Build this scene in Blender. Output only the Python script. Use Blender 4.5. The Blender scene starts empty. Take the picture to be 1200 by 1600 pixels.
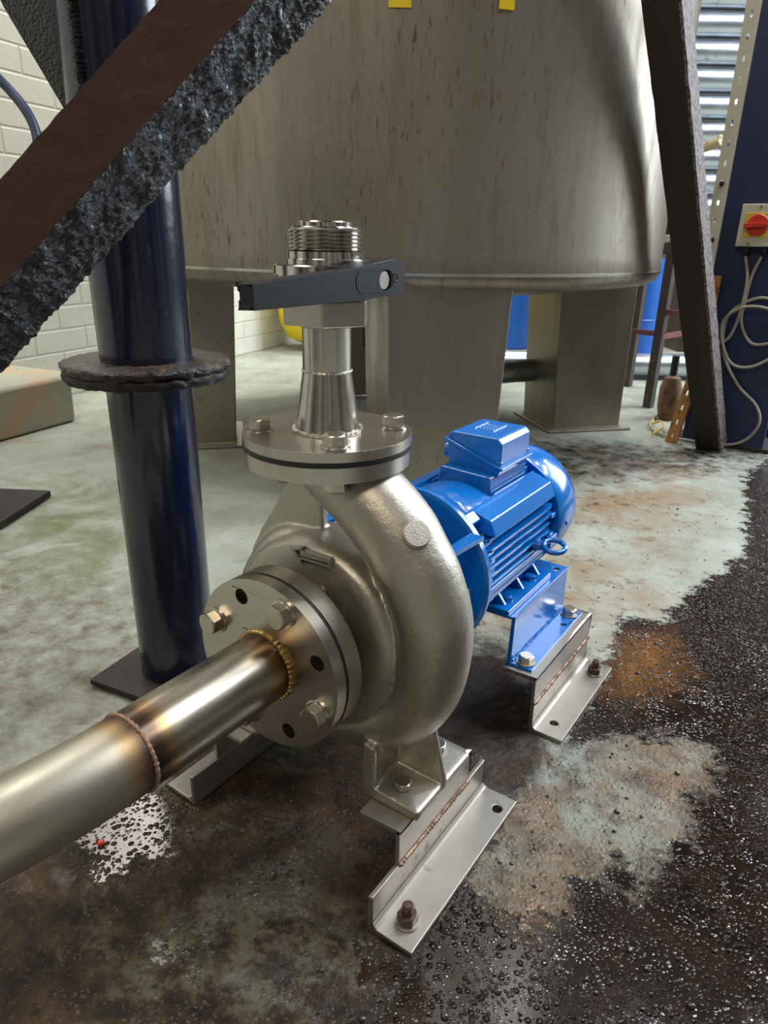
import bpy, bmesh, math, random
import numpy as np
from mathutils import Vector, Matrix, noise
from mathutils.geometry import tessellate_polygon
random.seed(7)
S = 0.001            # all measures below are millimetres
SC = bpy.context.scene
COL = SC.collection
pi = math.pi
V = Vector

# ------------------------------------------------------------------ camera
cam = bpy.data.cameras.new('camera')
camo = bpy.data.objects.new('camera', cam); COL.objects.link(camo)
cam.sensor_fit = 'VERTICAL'; cam.sensor_height = 36.0; cam.lens = 1080.0/1600*36
cam.clip_start = 0.02; cam.clip_end = 60
R_ = V((0.82135722, 0.57011437, 0.01849132)); U_ = V((-0.22199505, 0.28962802, 0.9310391)); F_ = V((-0.52544317, 0.76882066, -0.36445063))
camo.matrix_world = Matrix(((R_.x, U_.x, -F_.x, 0.4656039), (R_.y, U_.y, -F_.y, -0.5696215), (R_.z, U_.z, -F_.z, 0.7152744), (0, 0, 0, 1)))
SC.camera = camo
cam.dof.use_dof = True; cam.dof.focus_distance = 0.95; cam.dof.aperture_fstop = 14.0

# ------------------------------------------------------------------ light
SC.view_settings.view_transform = 'Standard'; SC.view_settings.look = 'None'
SC.view_settings.gamma = 1; SC.view_settings.exposure = 0.0; SC.view_settings.use_curve_mapping = False
WORLD = .55
W = bpy.data.worlds.new('hall_light'); SC.world = W; W.use_nodes = True
wt = W.node_tree; bg = wt.nodes['Background']          # dark and pale noise patches, added to streak the steel reflections
tc = wt.nodes.new('ShaderNodeTexCoord'); mp_ = wt.nodes.new('ShaderNodeMapping'); mp_.inputs['Scale'].default_value = (2.6, 2.6, .8)
nz = wt.nodes.new('ShaderNodeTexNoise'); nz.inputs['Scale'].default_value = 1.7; nz.inputs['Detail'].default_value = 3
rp = wt.nodes.new('ShaderNodeValToRGB'); e_ = rp.color_ramp.elements; e_[0].position = .44; e_[0].color = (.02, .018, .015, 1); e_[1].position = .62; e_[1].color = (.62, .58, .50, 1)
wt.links.new(tc.outputs['Generated'], mp_.inputs[0]); wt.links.new(mp_.outputs[0], nz.inputs['Vector']); wt.links.new(nz.outputs['Fac'], rp.inputs[0]); wt.links.new(rp.outputs[0], bg.inputs[0])
bg.inputs[1].default_value = WORLD

def area(name, loc, target, sx, sy, power, col):
    l = bpy.data.lights.new(name, 'AREA'); l.shape = 'RECTANGLE'; l.size = sx; l.size_y = sy; l.energy = power; l.color = col
    o = bpy.data.objects.new(name, l); COL.objects.link(o); o.location = loc
    o.rotation_euler = (V(target)-V(loc)).to_track_quat('-Z', 'Y').to_euler(); return o
GLINT_LIGHTS = [(1.05, 1.6, 4.3), (3.0, 2.6, 4.2), (1.0, 4.8, 3.25), (1.33, 3.5, 4.4), (0.40, 2.1, 3.7)]
area('doorway_daylight', (2.5, 5.0, 2.3), (0.3, 0.5, 0.0), 2.4, 2.6, 210, (0.84, 0.92, 1.0))
area('roof_light_far', (2.6, 4.3, 4.4), (0.2, 0.6, 0.0), 1.6, .4, 90, (0.84, 0.92, 1.0))
for p_ in GLINT_LIGHTS: area('glint_light', p_, (p_[0], p_[1], 0), .2, .2, 30, (0.88, 0.94, 1.0))  # small lights added to put glints on the wet floor
area('roof_light_mid', (2.3, 1.6, 4.4), (0.2, 0.4, 0.0), .4, 1.8, 60, (0.88, 0.94, 1.0))
area('roof_light_left', (-1.9, 0.6, 4.8), (-1.9, 0.9, 0.0), 1.0, 3.0, 110, (0.97, 1.0, 0.95))
area('roof_light_wall', (-1.9, 4.2, 4.6), (-2.2, 3.4, 0.0), 1.0, 2.6, 230, (0.97, 1.0, 0.95))
area('tube_light_behind', (0.5, -2.4, 3.3), (-0.3, 0.4, 0.4), 1.6, 0.25, 34, (1.0, 0.88, 0.70))
area('side_fill_left', (-2.2, -1.5, 2.3), (-0.5, 0.4, 0.3), .7, 1.1, 22, (1.0, 0.95, 0.86))  # fill light for reflections along the suction pipe
area('wall_fill_left', (-2.45, 1.15, 2.5), (-0.2, -0.2, 0.0), .9, .8, 13, (1.0, 0.88, 0.82))  # added light, mirrored by the puddle below the suction pipe

# ------------------------------------------------------------------ materials
def newmat(name):
    m = bpy.data.materials.new(name); m.use_nodes = True
    nt = m.node_tree; return m, nt, nt.nodes['Principled BSDF']
class NB:
    def __init__(s, nt): s.nt = nt
    def n(s, t, **k):
        x = s.nt.nodes.new(t)
        for a, b in k.items(): setattr(x, a, b)
        return x
    def l(s, a, b): s.nt.links.new(a, b)
    def val(s, x, sock):
        if hasattr(x, 'default_value') and hasattr(x, 'links'): s.l(x, sock)
        else: sock.default_value = x
    def co(s, sx=1, sy=1, sz=1, rz=0):
        t = s.n('ShaderNodeNewGeometry'); mp = s.n('ShaderNodeMapping'); mp.inputs['Scale'].default_value = (sx, sy, sz)
        mp.inputs['Rotation'].default_value = (0, 0, rz)
        s.l(t.outputs['Position'], mp.inputs[0]); return mp.outputs[0]
    def noise(s, v, scale, detail=4, rough=.55, dist=0):
        x = s.n('ShaderNodeTexNoise'); x.inputs['Scale'].default_value = scale; x.inputs['Detail'].default_value = detail
        x.inputs['Roughness'].default_value = rough; x.inputs['Distortion'].default_value = dist; s.l(v, x.inputs['Vector']); return x.outputs['Fac']
    def vor(s, v, scale, feature='F1'):
        x = s.n('ShaderNodeTexVoronoi'); x.inputs['Scale'].default_value = scale; x.feature = feature; s.l(v, x.inputs['Vector']); return x.outputs['Distance']
    def ramp(s, f, a, b, c0=(0, 0, 0, 1), c1=(1, 1, 1, 1)):
        x = s.n('ShaderNodeValToRGB'); e = x.color_ramp.elements; e[0].position = a; e[1].position = b
        e[0].color = c0 if len(c0) == 4 else (*c0, 1); e[1].color = c1 if len(c1) == 4 else (*c1, 1); s.l(f, x.inputs[0]); return x.outputs[0]
    def mix(s, f, a, b):
        x = s.n('ShaderNodeMix', data_type='RGBA'); s.val(f, x.inputs[0])
        for k, q in ((6, a), (7, b)):
            if isinstance(q, tuple): x.inputs[k].default_value = (*q[:3], 1)
            else: s.l(q, x.inputs[k])
        return x.outputs[2]
    def m(s, op, a, b=0.0, clamp=False):
        x = s.n('ShaderNodeMath', operation=op); x.use_clamp = clamp; s.val(a, x.inputs[0]); s.val(b, x.inputs[1]); return x.outputs[0]
    def bump(s, h, strength, dist, normal=None):
        x = s.n('ShaderNodeBump'); x.inputs['Strength'].default_value = strength; x.inputs['Distance'].default_value = dist
        s.l(h, x.inputs['Height'])
        if normal: s.l(normal, x.inputs['Normal'])
        return x.outputs[0]

def metal(name, col, rough, rvar=.1, nscale=30, stretch=(1, 1, 1), spot=None, bump=0, bscale=300, spotsc=60, spotlo=.62, metallic=1.0):
    m, nt, b = newmat(name); k = NB(nt)
    v = k.co(*stretch); n1 = k.noise(v, nscale, 5, .6)
    c = k.mix(n1, tuple(x*.82 for x in col), tuple(min(1, x*1.12) for x in col))
    if spot:
        n2 = k.noise(k.co(), spotsc, 6, .7); mk = k.ramp(n2, spotlo, spotlo+.09)
        c = k.mix(mk, c, spot)
        mm = k.m('SUBTRACT', metallic, k.m('MULTIPLY', mk, .7)); k.l(mm, b.inputs['Metallic'])
    else: b.inputs['Metallic'].default_value = metallic
    k.l(c, b.inputs['Base Color'])
    r = k.m('MULTIPLY_ADD', n1, rvar); k.nt.nodes[-1].inputs[2].default_value = rough-rvar/2
    k.l(r, b.inputs['Roughness'])
    if bump: k.l(k.bump(k.noise(k.co(), bscale, 3), bump, .0006), b.inputs['Normal'])
    return m
def paint(name, col, rough=.3, spot=None, spotlo=.66, spotsc=30, bump=.15, bscale=90, bdist=.0008, coat=0, var=.85, metallic=0, bdetail=4):
    m, nt, b = newmat(name); k = NB(nt)
    n1 = k.noise(k.co(), 14, 5, .6)
    c = k.mix(n1, tuple(x*var for x in col), tuple(min(1, x/var) for x in col))
    if spot: c = k.mix(k.ramp(k.noise(k.co(), spotsc, 6, .7), spotlo, spotlo+.05), c, spot)
    k.l(c, b.inputs['Base Color']); b.inputs['Roughness'].default_value = rough; b.inputs['Metallic'].default_value = metallic
    b.inputs['Coat Weight'].default_value = coat; b.inputs['Coat Roughness'].default_value = .1
    if bump: k.l(k.bump(k.noise(k.co(), bscale, bdetail), bump, bdist), b.inputs['Normal'])
    return m
M = {}
M['steel'] = metal('polished_stainless', (.60, .57, .52), .24, .14, 60)
M['bright'] = metal('turned_stainless', (.66, .63, .58), .17, .08, 80)
M['bolt'] = metal('bolt_steel', (.58, .53, .44), .3, .12, 90, bump=.2, bscale=400)
M['flange'] = metal('flange_stainless', (.56, .52, .46), .30, .12, 20, bump=.08, bscale=500)
M['cast'] = metal('cast_stainless', (.50, .465, .40), .43, .14, 24, bump=.55, bscale=520, spot=(.16, .09, .035), spotsc=70, spotlo=.69, metallic=.95)
M['angle'] = metal('wet_stainless_angle', (.41, .375, .33), .44, .22, 18, bump=.12, bscale=160, spot=(.14, .08, .045), spotsc=20, spotlo=.60, metallic=.9)
M['weld'] = metal('weld_bead', (.50, .46, .40), .35, .2, 200, bump=.7, bscale=420)
M['burnt_weld'] = metal('straw_tinted_weld', (.62, .40, .15), .3, .2, 200, bump=.6, bscale=400)
M['rusty_weld'] = metal('rusty_weld_bead', (.36, .22, .15), .5, .2, 200, bump=.8, bscale=420, metallic=.6)
M['rubber'] = paint('black_rubber', (.012, .012, .013), .45, bump=.1)
M['handle'] = paint('black_lever_coating', (.010, .0105, .013), .5, bump=.12, bscale=900, bdist=.0003)
M['handle'].node_tree.nodes['Principled BSDF'].inputs['Specular IOR Level'].default_value = .3
M['blue'] = paint('blue_machine_paint', (.003, .16, .56), .22, bump=.22, bscale=55, bdist=.0012, coat=.5, var=.9)
M['blue_rough'] = paint('blue_runny_paint', (.003, .14, .50), .18, bump=.5, bscale=70, bdist=.002, coat=.6, var=.85)
M['navy'] = paint('navy_gloss_paint', (.003, .005, .022), .24, bump=.35, bscale=60, bdist=.0016, coat=.5, spot=(.03, .022, .016), spotlo=.64, spotsc=22)
M['navy2'] = paint('navy_column_paint', (.010, .018, .07), .42, bump=.2, bscale=40, spot=(.05, .05, .07), spotlo=.70, spotsc=60)
M['tar'] = paint('tarry_black_crust', (.004, .005, .010), .09, bump=1.0, bscale=260, bdist=.005, coat=.6, spot=(.03, .015, .008), spotlo=.62)
M['crust'] = paint('brown_black_crust', (.028, .020, .016), .42, bump=1.0, bscale=140, bdist=.005, spot=(.10, .06, .035), spotlo=.55)
M['redrust'] = paint('red_brown_rust', (.040, .012, .007), .8, bump=.5, bscale=120, bdist=.002, var=.7)
M['darkrust'] = paint('dark_rusty_steel', (.018, .012, .011), .6, bump=.4, bscale=80, spot=(.06, .03, .02), spotlo=.66)
M['rust'] = paint('orange_rust_paint', (.42, .19, .05), .6, bump=.4, spot=(.10, .035, .015), spotlo=.55, spotsc=40)
M['wetrust'] = paint('wet_rusty_nut', (.07, .035, .022), .28, bump=.7, bscale=300, spot=(.25, .2, .17), spotlo=.62, spotsc=90)
M['oldrust'] = paint('brown_rust_casting', (.17, .085, .04), .6, bump=.4, spot=(.06, .03, .015), spotlo=.55)
M['oldcream'] = paint('stained_cream_fitting', (.34, .26, .14), .5, spot=(.10, .05, .02), spotlo=.55)
M['grit'] = paint('flaking_grey_rust', (.20, .17, .16), .55, bump=.9, bscale=220, bdist=.004, spot=(.04, .02, .015), spotlo=.5, spotsc=90)
M['cream'] = paint('cream_paint', (.58, .55, .42), .5, bump=.1, spot=(.18, .11, .06), spotlo=.66)
M['red'] = paint('red_plastic', (.62, .035, .02), .35, bump=0)
M['yellow'] = paint('yellow_plastic', (.85, .62, .01), .4, bump=0)
M['dirtyyellow'] = paint('yellow_plate', (.75, .48, .04), .45, bump=0)
M['sheath'] = paint('grey_cable_sheath', (.33, .31, .24), .5, bump=0)
M['black'] = paint('black_plastic', (.01, .01, .01), .5, bump=0)
M['drum'] = paint('blue_drum_paint', (.01, .10, .42), .35, spot=(.14, .06, .03), spotlo=.66, spotsc=12)
M['bench'] = paint('brown_bench_paint', (.05, .035, .032), .5, bump=.3, spot=(.16, .06, .05), spotlo=.58)
M['redbar'] = paint('faded_red_paint', (.20, .06, .055), .5, bump=.3)
M['plastic'] = paint('milky_plastic', (.55, .55, .45), .4, bump=0)
M['galv'] = metal('galvanised_pipe', (.52, .56, .62), .33, .25, 8, spot=(.10, .08, .07), spotsc=9, spotlo=.60, stretch=(1, 1, 3))
M['dark'] = paint('dark_recess', (.01, .01, .012), .6, bump=0)
M['hose'] = paint('blue_hose_rubber', (.010, .020, .07), .4, bump=0)
M['label'] = paint('grey_label_plate', (.10, .10, .11), .4, bump=0)
M['pebble'] = paint('grit_glint_drops', (.03, .022, .018), .07, bump=.1, spot=(.35, .30, .25), spotlo=.6, spotsc=60)

M['pebble'].node_tree.nodes['Principled BSDF'].inputs['Specular IOR Level'].default_value = 1.0
# tank skin: stainless with rain-like rust streaks and speckles
def tankmat(name, streak):
    m, nt, b = newmat(name); k = NB(nt)
    g = k.n('ShaderNodeNewGeometry'); sp = k.n('ShaderNodeSeparateXYZ'); k.l(g.outputs['Position'], sp.inputs[0])
    lon = k.m('ARCTAN2', k.m('SUBTRACT', sp.outputs[1], 1.735), k.m('SUBTRACT', sp.outputs[0], -1.085))
    cx = k.n('ShaderNodeCombineXYZ'); k.l(lon, cx.inputs[0]); k.l(sp.outputs[2], cx.inputs[1])
    def mp(a, c):
        x = k.n('ShaderNodeMapping'); x.inputs['Scale'].default_value = (a, c, 1); k.l(cx.outputs[0], x.inputs[0]); return x.outputs[0]
    n1 = k.noise(mp(7, .6), 1.0, 5, .55); n2 = k.noise(mp(30, 3.5), 1.0, 7, .72); n3 = k.noise(mp(80, 16), 1.0, 6, .72); n4 = k.noise(mp(170, 60), 1.0, 4, .65); big = k.noise(mp(3, 1.6), 1.0, 3)
    c = k.mix(n1, (.25, .22, .17), (.385, .355, .30))
    c = k.mix(k.m('MULTIPLY', k.ramp(n2, .48, .72), .55*streak), c, (.17, .115, .065))
    sp3 = k.m('MULTIPLY', k.ramp(n3, .56, .64), k.ramp(big, .35, .6)); sp4 = k.m('MULTIPLY', k.ramp(n4, .66, .72), .8)
    spk = k.m('MULTIPLY', k.m('MAXIMUM', sp3, sp4), streak, True)
    c = k.mix(spk, c, (.13, .06, .025)); k.l(c, b.inputs['Base Color'])
    k.l(k.m('SUBTRACT', .88, k.m('MULTIPLY', spk, .7)), b.inputs['Metallic'])
    k.l(k.ramp(n2, .3, .8, (.34,)*3, (.6,)*3), b.inputs['Roughness'])
    k.l(k.bump(n2, .12, .003), b.inputs['Normal'])
    return m
M['tank'] = tankmat('streaked_tank_steel', 1.0)
M['tankleg'] = tankmat('leg_plate_steel', .45)

# suction pipe: heat tint near the two welds
def pipemat():
    m, nt, b = newmat('heat_tinted_pipe'); k = NB(nt)
    g = k.n('ShaderNodeNewGeometry'); sp = k.n('ShaderNodeSeparateXYZ'); k.l(g.outputs['Position'], sp.inputs[0])
    wob = k.m('MULTIPLY', k.m('SUBTRACT', k.noise(k.co(), 14, 4), .5), .02)
    y = k.m('ADD', sp.outputs[1], wob)
    d1 = k.m('ABSOLUTE', k.m('ADD', y, .112)); d2 = k.m('ABSOLUTE', k.m('ADD', y, .284))
    d = k.m('MINIMUM', d1, d2)
    x = k.n('ShaderNodeValToRGB'); k.l(k.m('MULTIPLY', d, 20.0), x.inputs[0]); e = x.color_ramp.elements
    e[0].position = .05; e[0].color = (.06, .03, .018, 1); e[1].position = 1; e[1].color = (.47, .43, .35, 1)
    for p, c in ((.16, (.10, .05, .03, 1)), (.34, (.36, .22, .09, 1)), (.6, (.46, .40, .30, 1))):
        q = e.new(p); q.color = c
    n = k.noise(k.co(8, 1, 8), 30, 5)
    c = k.mix(k.m('MULTIPLY', n, .35), x.outputs[0], (.25, .22, .18))
    k.l(c, b.inputs['Base Color']); b.inputs['Metallic'].default_value = 1
    k.l(k.ramp(n, .2, .8, (.25,)*3, (.36,)*3), b.inputs['Roughness'])
    return m
M['pipe'] = pipemat()
M['elbow'] = M['pipe'].copy(); M['elbow'].name = 'satin_elbow'
for n_ in M['elbow'].node_tree.nodes:
    if n_.type == 'VALTORGB' and abs(n_.color_ramp.elements[0].color[0]-.25) < 1e-4: n_.color_ramp.elements[0].color = (.40,)*3+(1,); n_.color_ramp.elements[1].color = (.5,)*3+(1,)

def brickmat():
    m, nt, b = newmat('white_painted_brick'); k = NB(nt)
    g = k.n('ShaderNodeNewGeometry'); sp = k.n('ShaderNodeSeparateXYZ'); k.l(g.outputs['Position'], sp.inputs[0])
    cx = k.n('ShaderNodeCombineXYZ'); k.l(k.m('SUBTRACT', k.m('MULTIPLY', sp.outputs[1], .979), k.m('MULTIPLY', sp.outputs[0], .204)), cx.inputs[0]); k.l(sp.outputs[2], cx.inputs[1])
    br = k.n('ShaderNodeTexBrick'); k.l(cx.outputs[0], br.inputs['Vector']); br.inputs['Scale'].default_value = 1
    br.inputs['Brick Width'].default_value = .30; br.inputs['Row Height'].default_value = .102; br.inputs['Mortar Size'].default_value = .007; br.inputs['Mortar Smooth'].default_value = .6
    n = k.noise(k.co(), 9, 6, .65)
    c = k.mix(n, (.66, .66, .59), (.84, .84, .77)); c = k.mix(k.m('MULTIPLY', br.outputs['Fac'], .22), c, (.50, .47, .38))
    k.l(c, b.inputs['Base Color']); b.inputs['Roughness'].default_value = .55
    h = k.m('ADD', k.m('MULTIPLY', k.m('SUBTRACT', 1.0, br.outputs['Fac']), 1.0), k.m('MULTIPLY', n, .6))
    k.l(k.bump(h, .6, .008), b.inputs['Normal']); return m
M['brick'] = brickmat()
M['plinth'] = paint('rendered_plinth', (.36, .36, .28), .7, bump=.6, bscale=25, bdist=.006, spot=(.48, .33, .22), spotlo=.54, spotsc=5, bdetail=8)
M['backwall'] = paint('hall_wall_paint', (.06, .065, .07), .7, bump=.2)

def floormat():
    m, nt, b = newmat('worn_wet_floor'); k = NB(nt); v = k.co()
    def att(n):
        a = k.n('ShaderNodeAttribute'); a.attribute_name = n; return a.outputs['Fac']
    nb = k.noise(v, 5, 8, .68, .4); nm = k.noise(v, 22, 8, .7); nf = k.noise(v, 90, 5, .65); ng = k.noise(v, 2.2, 5, .6)
    edge = k.m('ADD', k.m('MULTIPLY', k.m('SUBTRACT', nm, .5), .16), k.m('MULTIPLY', k.m('SUBTRACT', nf, .5), .05))
    edge2 = k.m('ADD', k.m('MULTIPLY', k.m('SUBTRACT', nb, .5), .36), k.m('MULTIPLY', k.m('SUBTRACT', nm, .5), .22))
    def mask(name, e, w=.004):       # attributes hold a signed distance in metres, positive inside
        s = k.m('ADD', att(name), e); return k.ramp(k.m('ADD', k.m('MULTIPLY', s, .5/w*.2), .5), .3, .7)
    wet = mask('wet', edge); patch = mask('patch', edge); pond = mask('pond', edge, .03)
    brown = mask('brown', edge2, .02); pale = mask('pale', edge2, .02); dk = mask('damp', edge2, .06); och = mask('ochre', edge2, .09); grn = mask('green', edge2, .08); pud = mask('puddle', edge, .004); mud_shade = mask('mud_shade', edge2, .05)
    # painted floor
    c = k.mix(k.ramp(nb, .35, .68), (.41, .43, .37), (.25, .255, .20))
    c = k.mix(k.m('MULTIPLY', k.ramp(nm, .55, .75), .45), c, (.15, .12, .075))
    c = k.mix(k.m('MULTIPLY', och, k.ramp(nb, .34, .60)), c, (.30, .19, .10))
    c = k.mix(k.m('MULTIPLY', och, k.ramp(nm, .54, .66)), c, (.09, .06, .04))
    c = k.mix(k.m('MULTIPLY', dk, k.ramp(nm, .30, .66)), c, (.115, .10, .070))
    c = k.mix(k.m('MULTIPLY', grn, k.ramp(nb, .35, .6)), c, (.13, .155, .05))
    # brown stained concrete
    cb = k.mix(k.ramp(nm, .38, .66), (.010, .006, .003), (.080, .040, .015)); cb = k.mix(k.m('MULTIPLY', k.ramp(nb, .56, .66), .6), cb, (.06, .050, .028))
    cb = k.mix(k.m('MULTIPLY', pale, k.m('MULTIPLY', k.ramp(nm, .46, .56), .8)), cb, (.095, .088, .055)); cb = k.mix(k.m('MULTIPLY', k.ramp(nf, .54, .66), .85), cb, (.010, .007, .005)); cb = k.mix(k.m('MULTIPLY', k.ramp(k.noise(v, 260, 3), .60, .70), .5), cb, (.22, .17, .12))
    c = k.mix(brown, c, cb)
    c = k.mix(k.m('MULTIPLY', mud_shade, k.ramp(nm, .36, .62)), c, (.020, .014, .011))  # cast shadows painted dark into the floor colour
    # wet black-brown film
    cw = k.mix(k.ramp(nm, .3, .7), (.006, .0035, .0025), (.030, .015, .008))
    cw = k.mix(k.m('MULTIPLY', pond, k.ramp(nb, .3, .55)), cw, (.20, .085, .02))
    cp = k.mix(k.ramp(nb, .38, .56), (.24, .26, .21), (.15, .085, .032)); cp = k.mix(k.m('MULTIPLY', k.ramp(nm, .47, .62), .85), cp, (.055, .028, .012))
    cw = k.mix(patch, cw, cp)
    c = k.mix(wet, c, cw); k.l(c, b.inputs['Base Color'])
    # wetness
    film = k.m('MULTIPLY', wet, k.m('SUBTRACT', 1.0, k.m('MULTIPLY', patch, .72)))
    film = k.m('MAXIMUM', film, pud)
    puddle = k.m('MAXIMUM', film, k.m('MAXIMUM', k.m('MULTIPLY', brown, k.ramp(nb, .50, .58)), k.m('MULTIPLY', k.m('MAXIMUM', dk, mud_shade), k.ramp(nb, .46, .58))))
    rough = k.m('MULTIPLY_ADD', puddle, -.48); k.nt.nodes[-1].inputs[2].default_value = .56
    k.l(k.m('MAXIMUM', rough, .06), b.inputs['Roughness'])
    sl_ = k.m('MULTIPLY_ADD', puddle, .75); k.nt.nodes[-1].inputs[2].default_value = .28; k.l(sl_, b.inputs['Specular IOR Level'])
    # lumpy droplets and grit standing in an otherwise smooth film
    gate = k.ramp(k.noise(v, 26, 4), .40, .56); gate2 = k.ramp(k.noise(v, 7, 3), .30, .50)
    def dome(sc, r):
        q = k.m('DIVIDE', k.vor(v, sc), r); return k.m('SUBTRACT', 1.0, k.m('MULTIPLY', q, q), True)
    v1 = dome(190, .42); v2 = dome(92, .36)
    lump = k.m('MULTIPLY', k.m('ADD', k.m('MULTIPLY', v1, gate), k.m('MULTIPLY', v2, 1.7)), gate2)
    h1 = k.m('MULTIPLY', lump, k.m('ADD', film, .03))
    dry = k.m('SUBTRACT', 1.0, k.m('MULTIPLY', film, .93))
    nrm = k.bump(k.m('MULTIPLY', k.m('ADD', nf, k.m('MULTIPLY', nm, 2.0)), dry), .6, .004)
    nrm = k.bump(h1, 1.0, .0030, nrm)
    k.l(nrm, b.inputs['Normal'])
    return m
M['floor'] = floormat()

# ------------------------------------------------------------------ mesh helpers
class G:
    def __init__(s): s.v = []; s.f = []; s.M = Matrix.Identity(4)
    def frame(s, o=(0, 0, 0), x=(1, 0, 0), y=(0, 1, 0)):
        x = V(x).normalized(); y = V(y); z = x.cross(y).normalized(); y = z.cross(x)
        s.M = Matrix(((x.x, y.x, z.x, o[0]), (x.y, y.y, z.y, o[1]), (x.z, y.z, z.z, o[2]), (0, 0, 0, 1))); return s
    def add(s, vs, fs):
        n = len(s.v); s.v += [tuple(s.M @ V(p)) for p in vs]; s.f += [tuple(i+n for i in f) for f in fs]; return s
    def box(s, x0, x1, y0, y1, z0, z1):
        x0, x1 = sorted((x0, x1)); y0, y1 = sorted((y0, y1)); z0, z1 = sorted((z0, z1))
        return s.add([(x, y, z) for z in (z0, z1) for y in (y0, y1) for x in (x0, x1)], [(0, 2, 3, 1), (4, 5, 7, 6), (0, 1, 5, 4), (2, 6, 7, 3), (0, 4, 6, 2), (1, 3, 7, 5)])
    def lathe(s, prof, n=64, a0=0, a1=2*pi):      # prof [(r, z)] about local Z
        full = abs(a1-a0-2*pi) < 1e-6; vs = []; m = n if full else n+1
        for r, z in prof:
            for i in range(m):
                a = a0+(a1-a0)*i/n; vs.append((r*math.cos(a), r*math.sin(a), z))
        fs = []
        for j in range(len(prof)-1):
            for i in range(n):
                k = (i+1) % m if full else i+1
                fs.append((j*m+i, j*m+k, (j+1)*m+k, (j+1)*m+i))
        if full:
            if prof[0][0] > 1e-6 and prof[0] != prof[-1]: fs.append(tuple(reversed(range(m))))
            if prof[-1][0] > 1e-6 and prof[0] != prof[-1]: fs.append(tuple(range((len(prof)-1)*m, len(prof)*m)))
        else:
            fs.append(tuple(j*m for j in range(len(prof)))); fs.append(tuple(j*m+n for j in reversed(range(len(prof)))))
        return s.add(vs, fs)
    def cyl(s, r, z0, z1, n=32, c=0):
        c = min(c, r*.4)
        if c: return s.lathe([(r-c, z0), (r, z0+c), (r, z1-c), (r-c, z1)], n)
        return s.lathe([(r, z0), (r, z1)], n)
    def poly(s, pts, z0, z1, holes=()):            # extruded polygon with holes
        loops = [list(pts)]+[list(h) for h in holes]; tri = tessellate_polygon([[V((p[0], p[1], 0)) for p in L] for L in loops])
        flat = [p for L in loops for p in L]; n = len(flat)
        vs = [(p[0], p[1], z0) for p in flat]+[(p[0], p[1], z1) for p in flat]; fs = []
        for t in tri:
            a, b, c = (flat[i] for i in t); ar = (b[0]-a[0])*(c[1]-a[1])-(b[1]-a[1])*(c[0]-a[0])
            if abs(ar) < 1e-9: continue
            t = tuple(t) if ar > 0 else tuple(reversed(t))
            fs.append(tuple(i+n for i in t)); fs.append(tuple(reversed(t)))
        k = 0
        for L in loops:
            m = len(L)
            for i in range(m):
                a, b = k+i, k+(i+1) % m; fs.append((a, b, b+n, a+n))
            k += m
        return s.add(vs, fs)
    def tube(s, pts, rad, n=20, cap=True, sq=1.0):
        pts = [V(p) for p in pts]; rad = rad if isinstance(rad, (list, tuple)) else [rad]*len(pts)
        T = [(pts[min(i+1, len(pts)-1)]-pts[max(i-1, 0)]).normalized() for i in range(len(pts))]
        up = V((0, 1, 0)) if abs(T[0].y) < .9 else V((1, 0, 0)); nx = (up-T[0]*up.dot(T[0])).normalized(); vs = []
        for i, p in enumerate(pts):
            nx = (nx-T[i]*nx.dot(T[i])).normalized(); ny = T[i].cross(nx)
            for j in range(n):
                a = 2*pi*j/n; vs.append(p+nx*(rad[i]*math.cos(a)*sq)+ny*(rad[i]*math.sin(a)))
        fs = [(i*n+j, i*n+(j+1) % n, (i+1)*n+(j+1) % n, (i+1)*n+j) for i in range(len(pts)-1) for j in range(n)]
        if cap: fs += [tuple(reversed(range(n))), tuple(range((len(pts)-1)*n, len(pts)*n))]
        return s.add(vs, fs)
    def hex(s, r, z0, z1, rot=0, ch=True):         # hexagon head: r across corners / 2
        P = [(r*math.cos(rot+i*pi/3), r*math.sin(rot+i*pi/3)) for i in range(6)]
        s.poly(P, z0, z1-(r*.10 if ch else 0))
        if ch:
            a = len(s.v); q = .92; m = s
            s.add([(p[0], p[1], z1-r*.10) for p in P]+[(r*.84*math.cos(rot+i*pi/12), r*.84*math.sin(rot+i*pi/12), z1) for i in range(24)],
                  [tuple(range(6, 30))]+[((i+1) % 6, i, 6+(i*4+4) % 24)[::-1] for i in range(6)]+[(i, 6+(i*4+k+1) % 24, 6+(i*4+k) % 24)[::-1] for i in range(6) for k in range(4)])
        return s

def root_org(o):
    return V(o['_org']) if o is not None and '_org' in o else V((0, 0, 0))
def obj(name, g, mat, parent=None, bevel=0, seg=2, ang=32, smooth=True, org=None, sub=0):
    if parent is not None: org = root_org(parent)
    elif org is None: org = V((0, 0, 0))
    org = V(org)
    me = bpy.data.meshes.new(name); me.from_pydata([((V(p)-org)*S)[:] for p in g.v], [], g.f); me.validate()
    bm = bmesh.new(); bm.from_mesh(me); bmesh.ops.remove_doubles(bm, verts=bm.verts, dist=1e-6); bmesh.ops.recalc_face_normals(bm, faces=bm.faces); bm.to_mesh(me); bm.free()
    me.materials.append(M[mat] if isinstance(mat, str) else mat)
    if smooth:
        me.shade_smooth(); me.set_sharp_from_angle(angle=math.radians(ang))
    o = bpy.data.objects.new(name, me); COL.objects.link(o); o['_org'] = list(org)
    if parent is not None: o.parent = parent
    else: o.location = org*S
    if bevel:
        b = o.modifiers.new('bevel', 'BEVEL'); b.width = bevel*S; b.segments = seg; b.limit_method = 'ANGLE'; b.angle_limit = math.radians(35); b.harden_normals = True
    return o
def tag(o, label, cat, group=None):
    o['label'] = label; o['category'] = cat
    if group: o['group'] = group
    return o
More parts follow.
